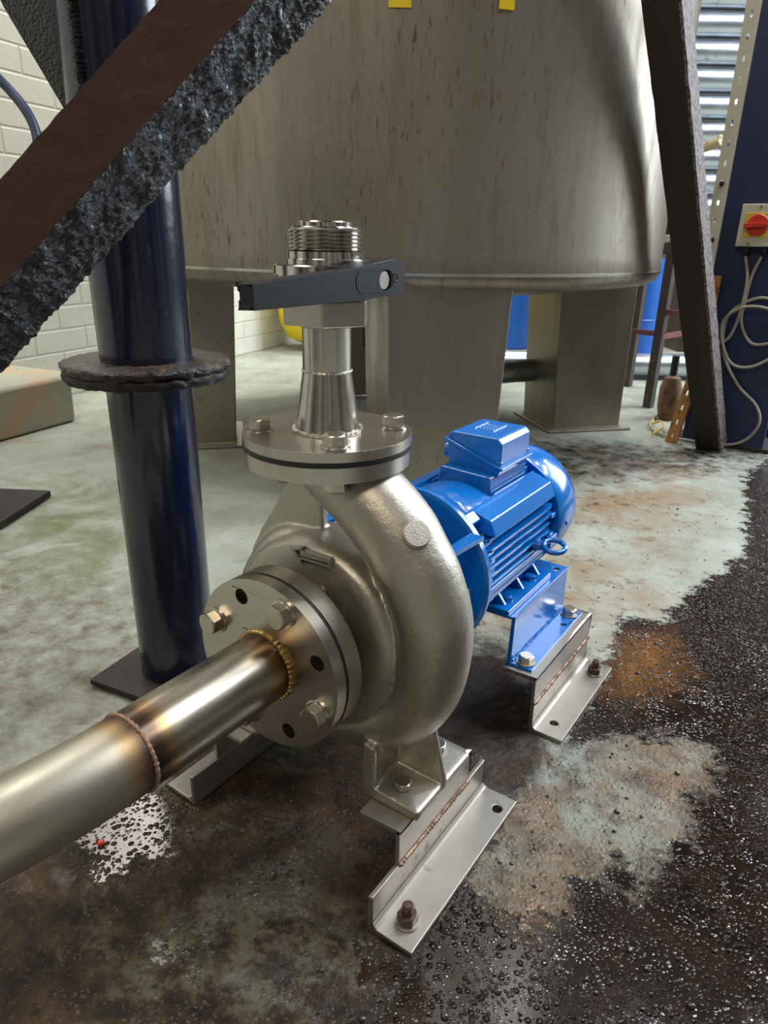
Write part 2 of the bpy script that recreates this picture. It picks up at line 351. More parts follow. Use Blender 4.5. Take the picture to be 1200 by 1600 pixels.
def thing(name, label, cat, org, group=None):
    o = bpy.data.objects.new(name, None); COL.objects.link(o); o.location = V(org)*S; o['_org'] = list(org); o.empty_display_size = .02
    return tag(o, label, cat, group)
def struct(o): o['kind'] = 'structure'; return o
def circ(cx, cy, r, n=24): return [(cx+r*math.cos(2*pi*i/n), cy+r*math.sin(2*pi*i/n)) for i in range(n)]
def place(src, parent, pos, rot=None, first=[False]):
    # a copy of a part (and its sub-parts) at a point (world mm) inside a thing
    def cp(o, par):
        c = o.copy(); COL.objects.link(c); c.parent = par
        for ch in [q for q in bpy.data.objects if q.parent == o]: cp(ch, c)
        return c
    c = cp(src, parent); c.location = (V(pos)-root_org(parent))*S
    if rot is not None: c.rotation_euler = rot
    return c
def catmull(P, n=8):
    P = [V(p) for p in P]; out = []
    Q = [2*P[0]-P[1]]+P+[2*P[-1]-P[-2]]
    for i in range(1, len(Q)-2):
        for k in range(n):
            t = k/n; a, b, c, d = Q[i-1], Q[i], Q[i+1], Q[i+2]
            out.append(.5*((2*b)+(c-a)*t+(2*a-5*b+4*c-d)*t*t+(3*b-a-3*c+d)*t**3))
    return out+[P[-1]]
def ring_bead(g, r, z, rb=2.2, n=120, amp=.45, tilt=0):   # a rippled weld bead about local Z
    m = 8; vs = []
    for i in range(n):
        a = 2*pi*i/n; q = rb*(1+amp*math.sin(i*pi/1.5)*.5+random.uniform(-.12, .12))
        for j in range(m):
            b = 2*pi*j/m; vs.append(((r+q*math.cos(b))*math.cos(a), (r+q*math.cos(b))*math.sin(a), z+q*math.sin(b)))
    fs = [(i*m+j, ((i+1) % n)*m+j, ((i+1) % n)*m+(j+1) % m, i*m+(j+1) % m) for i in range(n) for j in range(m)]
    return g.add(vs, fs)
def line_bead(g, p0, p1, rb=2.5):
    p0, p1 = V(p0), V(p1); L = (p1-p0).length; n = max(8, int(L/2.6)); pts = []; rr = []
    for i in range(n+1):
        pts.append(p0.lerp(p1, i/n)+V((random.uniform(-.5, .5), 0, random.uniform(-.5, .5)))); rr.append(rb*(1+(.28 if i % 2 else -.2)))
    return g.tube(pts, rr, 8)
YZ = dict(x=(1, 0, 0), y=(0, 0, -1))     # frame whose local Z points along +Y (x right, local y = -Z)
def fy(g, o): return g.frame(o, (1, 0, 0), (0, 0, -1))     # local z -> +Y
def fyn(g, o): return g.frame(o, (1, 0, 0), (0, 0, 1))     # local z -> -Y ; local x=X, local y=Z

# ------------------------------------------------------------------ setting
def sdist(px, py, poly):
    d = np.full(px.shape, 1e9); ins = np.zeros(px.shape, bool); n = len(poly)
    for i in range(n):
        x0, y0 = poly[i]; x1, y1 = poly[(i+1) % n]; ex, ey = x1-x0, y1-y0
        t = np.clip(((px-x0)*ex+(py-y0)*ey)/(ex*ex+ey*ey+1e-12), 0, 1)
        d = np.minimum(d, np.hypot(px-x0-t*ex, py-y0-t*ey))
        c = ((y0 > py) != (y1 > py)) & (px < ex*(py-y0)/(ey if ey else 1e-9)+x0); ins ^= c
    return np.where(ins, d, -d)
ZONES = {
 'wet': [[(0.28, 2.56), (0.21, 1.99), (0.27, 1.58), (0.32, 1.23), (0.29, 1.14), (0.27, 1.04), (0.25, 0.93), (0.24, 0.79), (0.2, 0.77), (0.16, 0.74), (0.19, 0.6), (0.19, 0.5), (0.21, 0.29), (0.2, 0.1), (0.19, -0.04), (0.21, -0.12), (0.15, -0.14), (0.2, -0.16), (0.18, -0.22), (0.2, -0.5), (2.6, -0.5), (2.6, 2.6)]],
 'patch': [[(0.16, 0.24), (0.21, 0.29), (0.27, 0.37), (0.34, 0.42), (0.4, 0.43), (0.41, 0.38), (0.4, 0.28), (0.41, 0.22), (0.38, 0.16), (0.38, 0.11), (0.37, 0.09), (0.35, 0.14), (0.33, 0.09), (0.31, 0.07), (0.32, 0.04), (0.31, -0.01), (0.28, -0.02), (0.23, 0.0), (0.21, -0.03), (0.19, 0.08)]],
 'pond': [[(0.18, 0.62), (0.25, 0.73), (0.3, 0.63), (0.27, 0.51), (0.21, 0.49)]],
 'brown': [[(-0.3, -0.8), (-0.3, -0.34), (-0.30, -0.17), (-0.27, -0.03), (-0.22, 0.12), (-0.10, 0.2), (-0.05, 0.36), (-0.05, 0.48), (0.07, 0.51), (0.25, 0.3), (0.3, -0.02), (0.3, -0.8)]],
 'pale': [[(-0.08, -0.31), (-0.07, -0.23), (0.01, -0.14), (0.09, -0.14), (0.15, -0.14), (0.2, -0.16), (0.18, -0.22), (0.09, -0.32), (-0.01, -0.36)]],
 'puddle': [[(-0.26, -0.22), (-0.24, -0.12), (-0.17, -0.10), (-0.11, -0.17), (-0.12, -0.21), (-0.16, -0.25), (-.22, -.26)], [(-.02, -.13), (.03, -.1), (.04, -.15), (0, -.18)], [(-.03, -.24), (.0, -.22), (.02, -.27), (-.02, -.28)]],
 'green': [[(-1.53, 0.47), (-1.3, 0.58), (-0.86, 0.3), (-0.87, 0.21), (-1.02, 0.18), (-1.37, 0.32)]],
 'damp': [[(-1.3, 0.0), (-1.02, 0.25), (-0.65, 0.22), (-0.45, 0.16), (-0.25, -0.1), (-0.3, -0.35), (-0.6, -0.5), (-1.3, -.4)]],
 'ochre': [[(-.15, .55), (-.1, .9), (.1, 1.0), (.2, .8), (.12, .55)], [(-0.24, 1.47), (-0.2, 1.85), (-0.01, 2.0), (0.11, 1.46), (0.04, 1.12), (-0.03, 0.92)], [(-.1, .75), (.02, .9), (.1, .7), (.05, .55)]],
 'mud_shade': [[(-0.07, 0.40), (0.05, 0.55), (0.17, 0.35), (0.16, 0.21), (0.06, 0.15)], [(-.6, 1.9), (-.25, 2.1), (.05, 2.35), (.3, 2.3), (.1, 1.95), (-.3, 1.5)]],  # painted shadows: left of the motor bracket, and from leg and column
}
def axisgrid(lo, hi, a, b, st):
    A = list(np.arange(a, b+1e-9, st)); return [lo+(a-lo)*t for t in (0, .3, .6, .85)]+A+[b+(hi-b)*t for t in (.15, .4, .7, 1)]
xs = np.array(axisgrid(-4.5, 4.5, -1.8, .9, .018)); ys = np.array(axisgrid(-3.5, 7.5, -.7, 2.8, .018))
GX, GY = np.meshgrid(xs, ys); nx_, ny_ = len(xs), len(ys)
def relief(x, y): return 1.2*noise.noise((x*3, y*3, 0))+.7*noise.noise((x*11, y*11, 2))
g = G(); g.v = [(float(x)*1000, float(y)*1000, -2.0+relief(float(x), float(y))) for x, y in zip(GX.ravel(), GY.ravel())]
g.f = [(j*nx_+i, j*nx_+i+1, (j+1)*nx_+i+1, (j+1)*nx_+i) for j in range(ny_-1) for i in range(nx_-1)]
me = bpy.data.meshes.new('floor'); me.from_pydata([(a*S, b*S, c*S) for a, b, c in g.v], [], g.f); me.shade_smooth(); me.materials.append(M['floor'])
for nm, polys in ZONES.items():
    d = np.max([sdist(GX.ravel(), GY.ravel(), p) for p in polys], axis=0); d = np.clip(d, -.6, .6)
    at = me.attributes.new(nm, 'FLOAT', 'POINT'); at.data.foreach_set('value', d.astype(np.float32))
fl = bpy.data.objects.new('floor', me); COL.objects.link(fl); struct(fl)

struct(obj('wall_left', G().frame((-2671, 1409, 0), (.979, .204, 0), (-.204, .979, 0)).box(-200, 0, -4500, 6200, 0, 5200), 'brick'))
struct(obj('wall_back', G().box(-3900, 4500, 7300, 7500, 0, 5200), 'backwall'))
g = G().poly([(-2698, 0), (-2130, 0), (-2120, 200), (-2150, 212), (-2698, 215)], 0, 1, ())
g = G(); g.frame((-2173, 1019, 0), (.979, .204, 0), (0, 0, 1)); g.poly([(-560, 0), (0, 0), (8, 185), (-20, 200), (-560, 206)], 0, 2300)
struct(obj('trim_1', g, 'plinth', bevel=14, seg=3))
for i, y in enumerate((-1500, 700, 3000, 5200)):
    struct(obj('trim_%d' % (i+2), G().box(-2300, 4500, y, y+180, 4950, 5200), 'darkrust'))  # unseen roof beams, added as dark streaks for the steel to reflect

struct(obj('ceiling_dark_slab', G().box(-3900, 4500, 2600, 7500, 5210, 5300), 'backwall'))  # dark slab overhead, added so the flat wet film reflects dark

# ------------------------------------------------------------------ tank
TX, TY = -1085, 1735
tank = thing('storage_tank', 'large round stainless tank with rust streaks standing on four boxy legs', 'tank', (TX, TY, 0))
g = G().frame((TX, TY, 0))
prof = [(0, 520), (300, 530), (620, 566), (820, 592), (868, 600), (888, 612), (897, 626), (900, 640), (900, 682), (899, 690), (899, 1250), (900, 1262), (899, 1274), (899, 2700), (880, 2720), (0, 2800)]
prof = [(r*1.05, z) for r, z in prof]; g.lathe(prof, 128)
obj('shell', g, 'tank', tank, ang=40)
g = G().frame((TX, TY, 0)); g.lathe([(944, 634), (948, 635), (948.5, 642), (944, 644)], 128, 0, 2*pi); obj('rim_bead', g, 'steel', tank)
u = V((.743, -.669, 0)); v = V((.669, .743, 0))
legc = {'near': (-1965+765, 577-92), 'left': (-1965, 577-790), 'right': (-1965, 577+790), 'far': (-1965-760, 577)}
for k, (a, b) in legc.items():
    c = u*a+v*b; top = 640
    hu = 150; lo0, hi0 = -150, 150                                   # foot: half depth, extent along v
    lo1, hi1 = {'near': (-168, 176), 'left': (-146, 176), 'right': (-182, 146), 'far': (-160, 160)}[k]
    g = G(); vs = []
    for z, a0, a1 in ((0, lo0, hi0), (top, lo1, hi1)):
        for su, vv in ((hu, a0), (hu, a1), (-hu, a1), (-hu, a0)): vs.append(c+u*su+v*vv+V((0, 0, z+4)))
    g.add(vs, [(0, 1, 2, 3), (4, 7, 6, 5), (0, 4, 5, 1), (1, 5, 6, 2), (2, 6, 7, 3), (3, 7, 4, 0)]); hb = 150
    lg = obj('leg', g, 'tankleg', tank, bevel=5)
    g = G().frame(c, u, v); g.box(-185, 185, -185, 185, 0, 8); obj('base_plate', g, 'angle', lg, bevel=1.5)
    g = G()
    for sa, sb, ta, tb in ((1, -1, 1, 1), (1, 1, -1, 1), (-1, 1, -1, -1), (-1, -1, 1, -1)):
        line_bead(g, c+u*hb*sa+v*hb*sb+V((0, 0, 9)), c+u*hb*ta+v*hb*tb+V((0, 0, 9)), 3.5)
    obj('foot_weld', g, 'weld', lg)
def tank_patch(px, py, z0, z1, w, name, mat):
    a = math.atan2(py-TY, px-TX); g = G().frame((TX, TY, 0)); hw = w/2/945
    g.lathe([(943, z0), (947.5, z0), (947.5, z1), (943, z1)], 8, a-hw, a+hw); return obj(name, g, mat, tank)
o = tank_patch(-557, 950, 1198, 1240, 50, 'sticker', 'yellow'); o['label'] = 'yellow sticker'
o = tank_patch(-375, 1110, 1206, 1240, 36, 'sticker', 'yellow'); o['label'] = 'yellow sticker'
# bottom outlet seen between the legs
Rv0 = V((.8215, .570, 0))
g = G(); g.tube([(-1074, 1743, 540), (-1074, 1743, 330), (-1040, 1790, 250), (-960, 1900, 220), (-780, 2150, 210), (-600, 2500, 205)], 48, 24)
obj('outlet_pipe', g, 'galv', tank)
g = G().frame((-1120, 1690, 0), Rv0, V((-.57, .82, 0))); g.box(-60, 20, -40, 40, 330, 560); o = obj('junction_box', g, 'dark', tank, bevel=4)
g = G().frame((-1078, 1702, 330), (1, 0, 0), (0, 0, 1)); g.cyl(26, 0, 60, 24, 3); g.cyl(18, 50, 110, 24, 3); o = obj('hose_fitting', g, 'plastic', tank); o['label'] = 'milky white fitting under the tank'

# ------------------------------------------------------------------ pump
H = 283
BH = 6.4
def bolt_mesh(name, r, h, washer_r, parent):
    """hexagon bolt head with washers, local origin on the seat, axis +Z"""
    q = root_org(parent); g = G().frame(q); g.hex(r, 3.6, 3.6+h, random.random()); o = obj(name, g, 'bolt', parent, bevel=.35, ang=25)
    if washer_r < 1: return o
    w = G().frame(q); w.lathe([(0, 0), (washer_r, 0), (washer_r, 1.8), (washer_r-1, 2.0), (washer_r-2, 2.2), (washer_r-2, 3.6), (0, 3.6)], 32)
    obj('washer', w, 'steel', o); return o
proto = bpy.data.objects.new('hex_bolt', None)   # origin holder only
def reorg(o):                                      # local parts built about the world origin
    return o
pump = thing('centrifugal_pump', 'cast stainless centrifugal pump with snail-shaped casing in the middle of the photo', 'pump', (0, 0, 0))
g = G()
# spiral tube
sp = [(80, 92, 12), (105, 102, 17), (135, 110, 24), (180, 114, 30), (225, 117, 33), (270, 122, 36), (315, 132, 38), (345, 142, 40), (375, 151, 42.5), (395, 158, 44), (408, 163, 45)]
pts = [(r*math.cos(math.radians(a)), 0, H+r*math.sin(math.radians(a))) for a, r, t in sp]; rad = [t for _, _, t in sp]
pts += [(92, 0, H+144), (62, 0, H+170), (32, 0, H+188), (12, 0, H+200), (2, 0, H+216)]; rad += [45, 44, 42, 41, 41]
PP = catmull(pts, 6); RR = [x[0] for x in catmull([(r, 0, 0) for r in rad], 6)]
g.tube(PP, RR, 40)
# casing body turned about the shaft
fy(g, (0, 0, H))
g.lathe([(0, -60), (62, -60), (63, -52), (70, -46), (104, -40), (113, -37), (118, -31), (119, -20), (119, 30), (112, 40), (104, 46), (104, 60), (0, 60)], 96)
g.lathe([(58, -92), (58, -50), (74, -44), (40, -40)], 64)
g.M = Matrix.Identity(4)
# web up to the discharge flange on the left, drain boss on the right
g.frame((0, 0, H), (1, 0, 0), (0, 0, 1)); g.poly([(-42, 200), (-20, 200), (-10, 100), (-110, 40), (-132, 60), (-112, 96)], -16, -4)
# feet: plate, corner webs and pocket walls, mirrored
for s in (1, -1):
    g.M = Matrix.Identity(4)
    def pb(P, y0, y1): g.frame((0, 0, 0), (1, 0, 0), (0, 0, 1)); g.poly([(s*a, b) for a, b in (P if s > 0 else P[::-1])], -y1, -y0); g.M = Matrix.Identity(4)
    pb([(90, 100), (163, 100), (163, 114), (90, 116)], -46, 78)
    pb([(84, 108), (165, 108), (165, 118), (146, 190), (120, 196), (84, 186)], 9, 17)          # wall facing the camera
    g.frame((0, 0, 0), (0, 1, 0), (0, 0, 1)); g.poly([(-46, 104), (14, 104), (14, 184), (-46, 172)], min(s*84, s*98), max(s*84, s*98)); g.M = Matrix.Identity(4)
    pb([(84, 102), (101, 102), (101, 172), (84, 176)], -46, -38)
casing = obj('volute_casing', g, 'cast', pump)
rm = casing.modifiers.new('remesh', 'REMESH'); rm.mode = 'VOXEL'; rm.voxel_size = .0023; rm.use_smooth_shade = True
sm = casing.modifiers.new('smooth', 'SMOOTH'); sm.iterations = 5; sm.factor = .6
casing.modifiers.new('tex', 'DISPLACE').strength = .0005
tx = bpy.data.textures.new('cast_waviness', 'CLOUDS'); tx.noise_scale = .006; casing.modifiers['tex'].texture = tx
# feet machined edge plates
# arrow cast on the face
g = G(); g.frame((0, -42.0, H), (1, 0, 0), (0, 0, 1)); A = [(-21, 109), (-2, 116), (-4, 111), (38, 112.5), (38, 101), (-4, 99.5), (-2, 95)]
A2 = [(-13, 108.5), (-5, 111.5), (-6, 108.3), (35, 109.8), (35, 103.8), (-6, 102.5), (-5.5, 100)]
g.poly(A, -4, 3.2, [A2]); g.M = Matrix.Identity(4); o = obj('flow_arrow', g, 'cast', pump, bevel=.8)
g = G(); nrm = V((.60, -.45, .66)).normalized(); c = V((102.6, 0, H+126.7))+nrm*44; g.frame(c, nrm.orthogonal(), nrm.cross(nrm.orthogonal())); g.lathe([(0, -14), (16.5, -14), (15.2, 4.5), (13.6, 6.2), (0, 6.6)], 40); obj('casing_boss', g, 'cast', pump)
# suction flange of the pump
def flange(g, R, t, pcd, nh, hr, bore, a0=0, z=0):
    holes = [circ(pcd*math.cos(a0+2*pi*i/nh), pcd*math.sin(a0+2*pi*i/nh), hr, 20)[::-1] for i in range(nh)]
    c = 1.0
    hs = holes+([circ(0, 0, bore, 48)[::-1]] if bore else [])
    g.poly(circ(0, 0, R, 128), z, z+t, hs); return g
g = fyn(G(), (0, -70, H)); flange(g, 100, 22, 80, 8, 9, 38, pi/8); obj('suction_flange', g, 'flange', pump, bevel=1.0)
g = G().frame((0, 0, 491)); flange(g, 90.5, 17, 72.5, 4, 9, 32, pi/4); obj('discharge_flange', g, 'flange', pump, bevel=1.0)
g = G().frame((-34, -34, 482)); g.lathe([(0, -16), (9, -15), (13, -10), (13.5, 9), (0, 9)], 24); obj('drain_plug', g, 'cast', pump)
# foot bolts
fb = bolt_mesh('foot_bolt', 10.5, 8, 0.1, pump)
fb.location = (V((126, -22, 112)))*S
for p in ((126, 60, 112), (-126, -22, 112), (-126, 60, 112)): place(fb, pump, p)
# gaskets
def gasket(label, frame_fn, parent, R, r, z0, z1):
    g = frame_fn(G()); g.poly(circ(0, 0, R, 96), z0, z1, [circ(0, 0, r, 64)[::-1]]); return obj('gasket', g, 'rubber', parent, bevel=.8)
gasket('', lambda g: fyn(g, (0, 0, H)), pump, 98.5, 40, 92, 96.5)
gasket('', lambda g: g.frame((0, 0, 0)), pump, 92.5, 34, 508, 513.5)

# ------------------------------------------------------------------ suction pipe
sp_ = thing('suction_pipe', 'stainless suction pipe with heat-tinted welds and bolted flange, curving out of frame at left', 'pipe', (0, -97, H))
g = fyn(G(), (0, -97, H)); flange(g, 100, 15, 80, 8, 9.2, 36, pi/8); sf = obj('weld_flange', g, 'flange', sp_, bevel=1.0)
pts = [(0, -110, H), (0, -150, H), (0, -200, H), (0, -250, H), (0, -284, H)]
g = G().tube([(0, y, H) for y in (-110, -150, -200, -250, -284)], 38.2, 64, cap=False); obj('pipe', g, 'pipe', sp_)
Rb = 350; tl_ = .35; arc = []
for i in range(31):
    a = i*1.45/30; q = Rb*(1-math.cos(a)); arc.append((-q*math.cos(tl_), -286-Rb*math.sin(a), H-q*math.sin(tl_)))
g = G().tube(arc, 38.2, 64, cap=False); obj('elbow', g, 'elbow', sp_)
g = fyn(G(), (0, 0, H)); ring_bead(g, 38.8, 113.5, 3.0, 130, .5); o = obj('weld_bead', g, 'burnt_weld', sp_); o['label'] = 'straw-coloured weld bead at the flange'
g = fyn(G(), (0, 0, H)); ring_bead(g, 38.0, 285, 2.1, 130, .5); o = obj('weld_bead', g, 'rusty_weld', sp_); o['label'] = 'dark brown weld bead at the elbow'
# suction bolts in every other hole
sb = bolt_mesh('flange_bolt', 13.6, 11, 16, sp_)
pos = [(80*math.cos(math.radians(a)), -112, H+80*math.sin(math.radians(a))) for a in (67.5, -22.5, 157.5, -112.5)]
rx = (pi/2, 0, 0)
sb.location = (V(pos[0])-root_org(sp_))*S; sb.rotation_euler = rx
for i, p in enumerate(pos[1:]): place(sb, sp_, p, (pi/2, .4*i, 0))
for i, a in enumerate((67.5, -22.5, 157.5, -112.5)):
    g = fy(G(), (80*math.cos(math.radians(a)), -70, H+80*math.sin(math.radians(a)))); g.hex(13, 0, 12, .3*i); g.cyl(7.6, 0, 19, 20, 1); obj('flange_nut', g, 'bolt', sp_, bevel=.3)

# ------------------------------------------------------------------ discharge spool
ds = thing('discharge_spool', 'upright stainless cone reducer welded to a four-bolt round flange on top of the pump', 'pipe fitting', (0, 0, 513.5))
g = G().frame((0, 0, 513.5)); flange(g, 92, 10.3, 72.5, 4, 9, 36, pi/4); obj('weld_flange', g, 'flange', ds, bevel=.8)
g = G().lathe([(35.5, 523), (25.6, 588), (22.5, 588), (32, 523)], 64); obj('cone_reducer', g, 'steel', ds, ang=60)
g = G().lathe([(25.6, 588), (25.6, 636), (22.5, 636), (22.5, 588)], 64); obj('neck_pipe', g, 'steel', ds, ang=60)
for r, z, rb in ((36.5, 525, 2.4), (25.8, 588, 1.2), (26, 633.5, 1.3)):
    g = G(); ring_bead(g, r, z, rb, 90, .5); obj('weld_bead', g, 'weld', ds)
db = bolt_mesh('flange_bolt', 12.8, 11, 15, ds); db.location = (V((72.5*math.cos(-pi/4), 72.5*math.sin(-pi/4), 523.8))-root_org(ds))*S
for i in range(3):
    a = pi/4+i*pi/2; place(db, ds, (72.5*math.cos(a), 72.5*math.sin(a), 523.8), (0, 0, .35+i*.5))
for i in range(4):
    a = -pi/4+i*pi/2; g = G().frame((72.5*math.cos(a), 72.5*math.sin(a), 491), (1, .2, 0), (-.2, -1, 0)); g.hex(13, 0, 12, .35); g.cyl(7.6, 0, 14.5, 20, 1); obj('flange_nut', g, 'bolt', ds, bevel=.3)

# ------------------------------------------------------------------ ball valve
bv = thing('ball_valve', 'stainless ball valve with threaded top and black lever, crowning the cone reducer', 'valve', (0, 0, 636))
cam_dir = V((.5626, -.8267, 0)); side = V((.8267, .5626, 0))
g = G().frame((0, 0, 0), cam_dir, side); g.hex(47.5, 635.5, 660, 0, False); obj('hex_union', g, 'flange', bv, bevel=1.6)
g = G().lathe([(26, 657), (40, 659), (47, 664), (51.5, 668), (52.5, 671), (52.5, 681), (50.8, 682.2), (52.5, 683.4), (52.5, 692), (51.5, 693), (40, 693.4), (40, 692)], 96); obj('body', g, 'bright', bv, ang=30)
g = G().lathe([(30, 693), (39.8, 693), (39.8, 698), (38.2, 698.6), (38.2, 705), (34.5, 705.6), (20, 705.6)], 96); obj('collar', g, 'bright', bv, ang=30)
pr_ = [(22, 704)]; z = 705.0
for i in range(6): pr_ += [(34.3, z), (37.2, z+1.5), (37.2, z+2.1), (34.3, z+3.4)]; z += 3.55
pr_ += [(34.5, z), (33.5, z+1.2), (27, z+1.6), (22, z+1.6)]
g = G().lathe(pr_, 96); obj('threaded_end', g, 'bright', bv, ang=30)
g = G().lathe([(22, 725), (26.6, 726), (26.6, 731.5), (25.6, 732.5), (21.5, 732.5), (21, 716)], 72); obj('liner_stub', g, 'bright', bv, ang=30)
# stem points along +X, the lever lies in the plane X = const and runs towards the suction side
g = G().frame((0, 0, 681), (0, 1, 0), (0, 0, 1)); g.cyl(17, 30, 56, 32, 1); g.cyl(9, 50, 71.5, 28, .8); o = obj('stem', g, 'flange', bv); o['label'] = 'dull steel stem end showing in the lever'
X0 = 73
def lf(): return G().frame((X0, 0, 0), (0, 1, 0), (0, 0, 1))
arcL = [(-36+9*math.cos(a), 681+8.5*math.sin(a)) for a in [pi/2+i*pi/12 for i in range(13)]]
out = [(-176, 664), (-34, 664.5), (-12, 666), (25, 666.5), (31, 672), (33, 679), (33, 692), (29, 698), (23, 700.5), (0, 695.5), (-45, 692.5), (-176, 683.5)]
stem_hole = circ(0, 681, 9.8, 28)[::-1]; screw_hole = circ(18, 683.5, 5.2, 20)[::-1]
g = lf(); g.poly(out, -4.5, 0, [stem_hole, screw_hole]); lv = obj('lever', g, 'handle', bv, bevel=1.3, seg=3)
g = lf(); g.poly([(-176, 680.5), (-176, 683.5), (-45, 692.5), (-45, 689.5)], -17, -1); g.poly([(-176, 664), (-176, 667), (-34, 667.5), (-34, 664.5)], -17, -1)
g.poly([(-176, 664), (-176, 671), (-172.5, 671), (-172.5, 664)], -17, -15); g.poly([(-176, 677), (-176, 683.5), (-172.5, 683.5), (-172.5, 677)], -17, -15)
g.poly([(-175.5, 666), (-175.5, 682), (-174, 682), (-174, 666)], -16, -1); obj('folded_edge', g, 'handle', lv, bevel=1)
g = lf(); g.poly([(-46, 686), (-46, 693), (0, 698), (23, 701), (29, 698.5), (29, 690), (-46, 686)][:6], -28, -3); g.poly([(-14, 668), (26, 668), (31, 673), (31, 692), (24, 699), (-14, 695)], -26, -4, [circ(0, 681, 9.8, 28)[::-1]])
obj('lever_hub', g, 'handle', lv, bevel=1.2)
g = lf(); P = [(-36+11*math.cos(a), 681+10.5*math.sin(a)) for a in [pi/2+i*pi/12 for i in range(13)]]+[(2+11*math.cos(a), 681+10.5*math.sin(a)) for a in [-pi/2+i*pi/12 for i in range(13)]]
Q = [(-36+(x+36)*.9 if x < -36 else (x if x < 2 else 2+(x-2)*.9), 681+(y-681)*.9) for x, y in P]; g.poly(P, -.6, .5, [Q[::-1]]); o = obj('recess_rim', g, 'handle', lv)
g = lf(); g.poly(circ(18, 683.5, 5.0, 28), -3, .6, [circ(18, 683.5, 2.5, 6)[::-1]]); g.poly(circ(18, 683.5, 2.8, 6), -3, -2); o = obj('lever_screw', g, 'bright', lv, bevel=.3); o['label'] = 'bright socket screw'

# ------------------------------------------------------------------ motor
mo = thing('electric_motor', 'bright blue finned electric motor with terminal box behind the pump', 'motor', (0, 330, 183))
g = fy(G(), (0, 0, H))
g.lathe([(40, 184), (116, 184), (121, 186), (121, 192), (119, 195), (40, 196)], 40)
disc = obj('lantern_disc', g, 'blue', mo, ang=20)
g = fy(G(), (0, 0, H)); g.lathe([(30, 150), (58, 152), (60, 184), (30, 184)], 48); g.lathe([(50, 92), (52, 152), (30, 152), (30, 92)], 32)
obj('bearing_hub', g, 'dark', mo)
g = fy(G(), (0, 0, H)); g.lathe([(70, 61), (104, 61), (104, 70), (70, 70)], 64); g.lathe([(100, 62), (104, 64), (112, 186), (107, 186)], 40, math.radians(17), math.radians(163)); obj('lantern_bracket', g, 'blue', mo)
for s in (1, -1):
    g = G(); g.frame((0, 0, H+72), (1, 0, 0), (0, 1, 0)); g.poly([(s*86, 62), (s*99, 66), (s*108, 186), (s*88, 186)][::s], 0, 6); obj('lantern_rib', g, 'blue_rough', mo, bevel=1)
g = fy(G(), (0, 0, H)); g.lathe([(106, 95), (107.5, 95), (111.5, 150), (109.5, 150)], 10, math.radians(-9), math.radians(17)); lp = obj('warning_plate', g, 'label', mo); lp['label'] = 'dark grey plate with a triangle symbol'
g = fy(G(), (0, 0, H)); 
def onshell(a, y): r = 107.9+(y-95)/55*4; return (r*math.cos(math.radians(a)), y, H-r*math.sin(math.radians(a)))
tri = [onshell(-2, 122), onshell(11, 134), onshell(-2, 147), onshell(-2, 122)]; g = G(); g.tube(tri, .8, 6); obj('triangle_symbol', g, 'galv', lp)
# stator body
g = fy(G(), (0, 0, H)); g.lathe([(60, 196), (112, 196), (113, 200), (113, 208), (106, 216), (99, 222), (94, 232), (92, 262), (84, 272), (80, 280), (80, 470), (60, 470)], 64)
def fin(g, x0, x1, z0, z1, y0, y1, ch=8):
    pass
g2 = g; g2.M = Matrix.Identity(4)
for s in (1, -1):
    for i, zz_ in enumerate((-64, -50, -36, -22, -8, 6, 20, 34, 48)):
        xo = min(97, math.sqrt(max(0, 104**2-zz_**2))); xi = math.sqrt(max(1, 78**2-zz_**2))-2
        g2.frame((0, 0, H+zz_), (1, 0, 0), (0, 1, 0)); P = [(s*xi, 224), (s*(xo-10), 224), (s*xo, 238), (s*xo, 450), (s*(xo-5), 466), (s*xi, 466)]
        g2.poly(P if s > 0 else P[::-1], -2.4, 2.4)
for x in (-66, -54, -42, -30, -18, 18, 30, 42, 54):
    for up in (1, -1):
        if up < 0 and abs(x) > 44: pass
        zo = math.sqrt(104**2-x*x)-(4 if up > 0 else 2); zi = math.sqrt(78**2-x*x)-2
        y0, y1 = (224, 466)
        g2.frame((x, 0, H), (0, 1, 0), (0, 0, 1)); P = [(y0, up*zi), (y0+10, up*zo), (y1, up*zo), (y1, up*zi)] if up < 0 else [(316, zi), (324, zo), (y1, zo), (y1, zi)]
        g2.poly(P[::-1] if up > 0 else P, -1.8, 1.8)
g2.M = Matrix.Identity(4)
obj('stator_body', g2, 'blue', mo, bevel=.7, seg=2)
# smooth pad on the upper right shoulder, rails with square knobs at the side
g = G()
for s in (1, -1):
    g.frame((0, 0, H), (1, 0, 0), (0, 0, 1)); P = [(s*52, 56), (s*58, 88), (s*90, 77), (s*100, 54)]; g.poly(P[::-s], -455, -240)
    g.M = Matrix.Identity(4); g.box(s*78, s*104, 222, 240, H-40, H-20); g.box(s*80, s*99, 240, 452, H-35, H-26); g.box(s*80, s*104, 448, 474, H-36, H-16)
obj('body_rail', g, 'blue', mo, bevel=1.6, seg=3)
g = G(); g.frame((0, 0, H), (1, 0, 0), (0, 0, 1)); g.poly([(-48, 72), (50, 72), (46, 110), (-38, 114)], -446, -318); obj('terminal_box_seat', g, 'blue_rough', mo, bevel=4, seg=3)
for a in (50, 130, 230, 310):                          # bolt lumps round the end shield
    g = G().frame((0, 0, H), (math.cos(math.radians(a)), 0, math.sin(math.radians(a))), (0, 1, 0)); g.box(88, 111, 205, 236, -10, 10); obj('shield_lug', g, 'blue_rough', mo, bevel=4, seg=3)
g = fy(G(), (0, 0, H)); g.lathe([(80, 236), (96, 238), (99, 246), (99, 300), (94, 322), (80, 324)], 40, math.radians(-135), math.radians(-52)); obj('shoulder_casting', g, 'blue_rough', mo, bevel=3, seg=3)
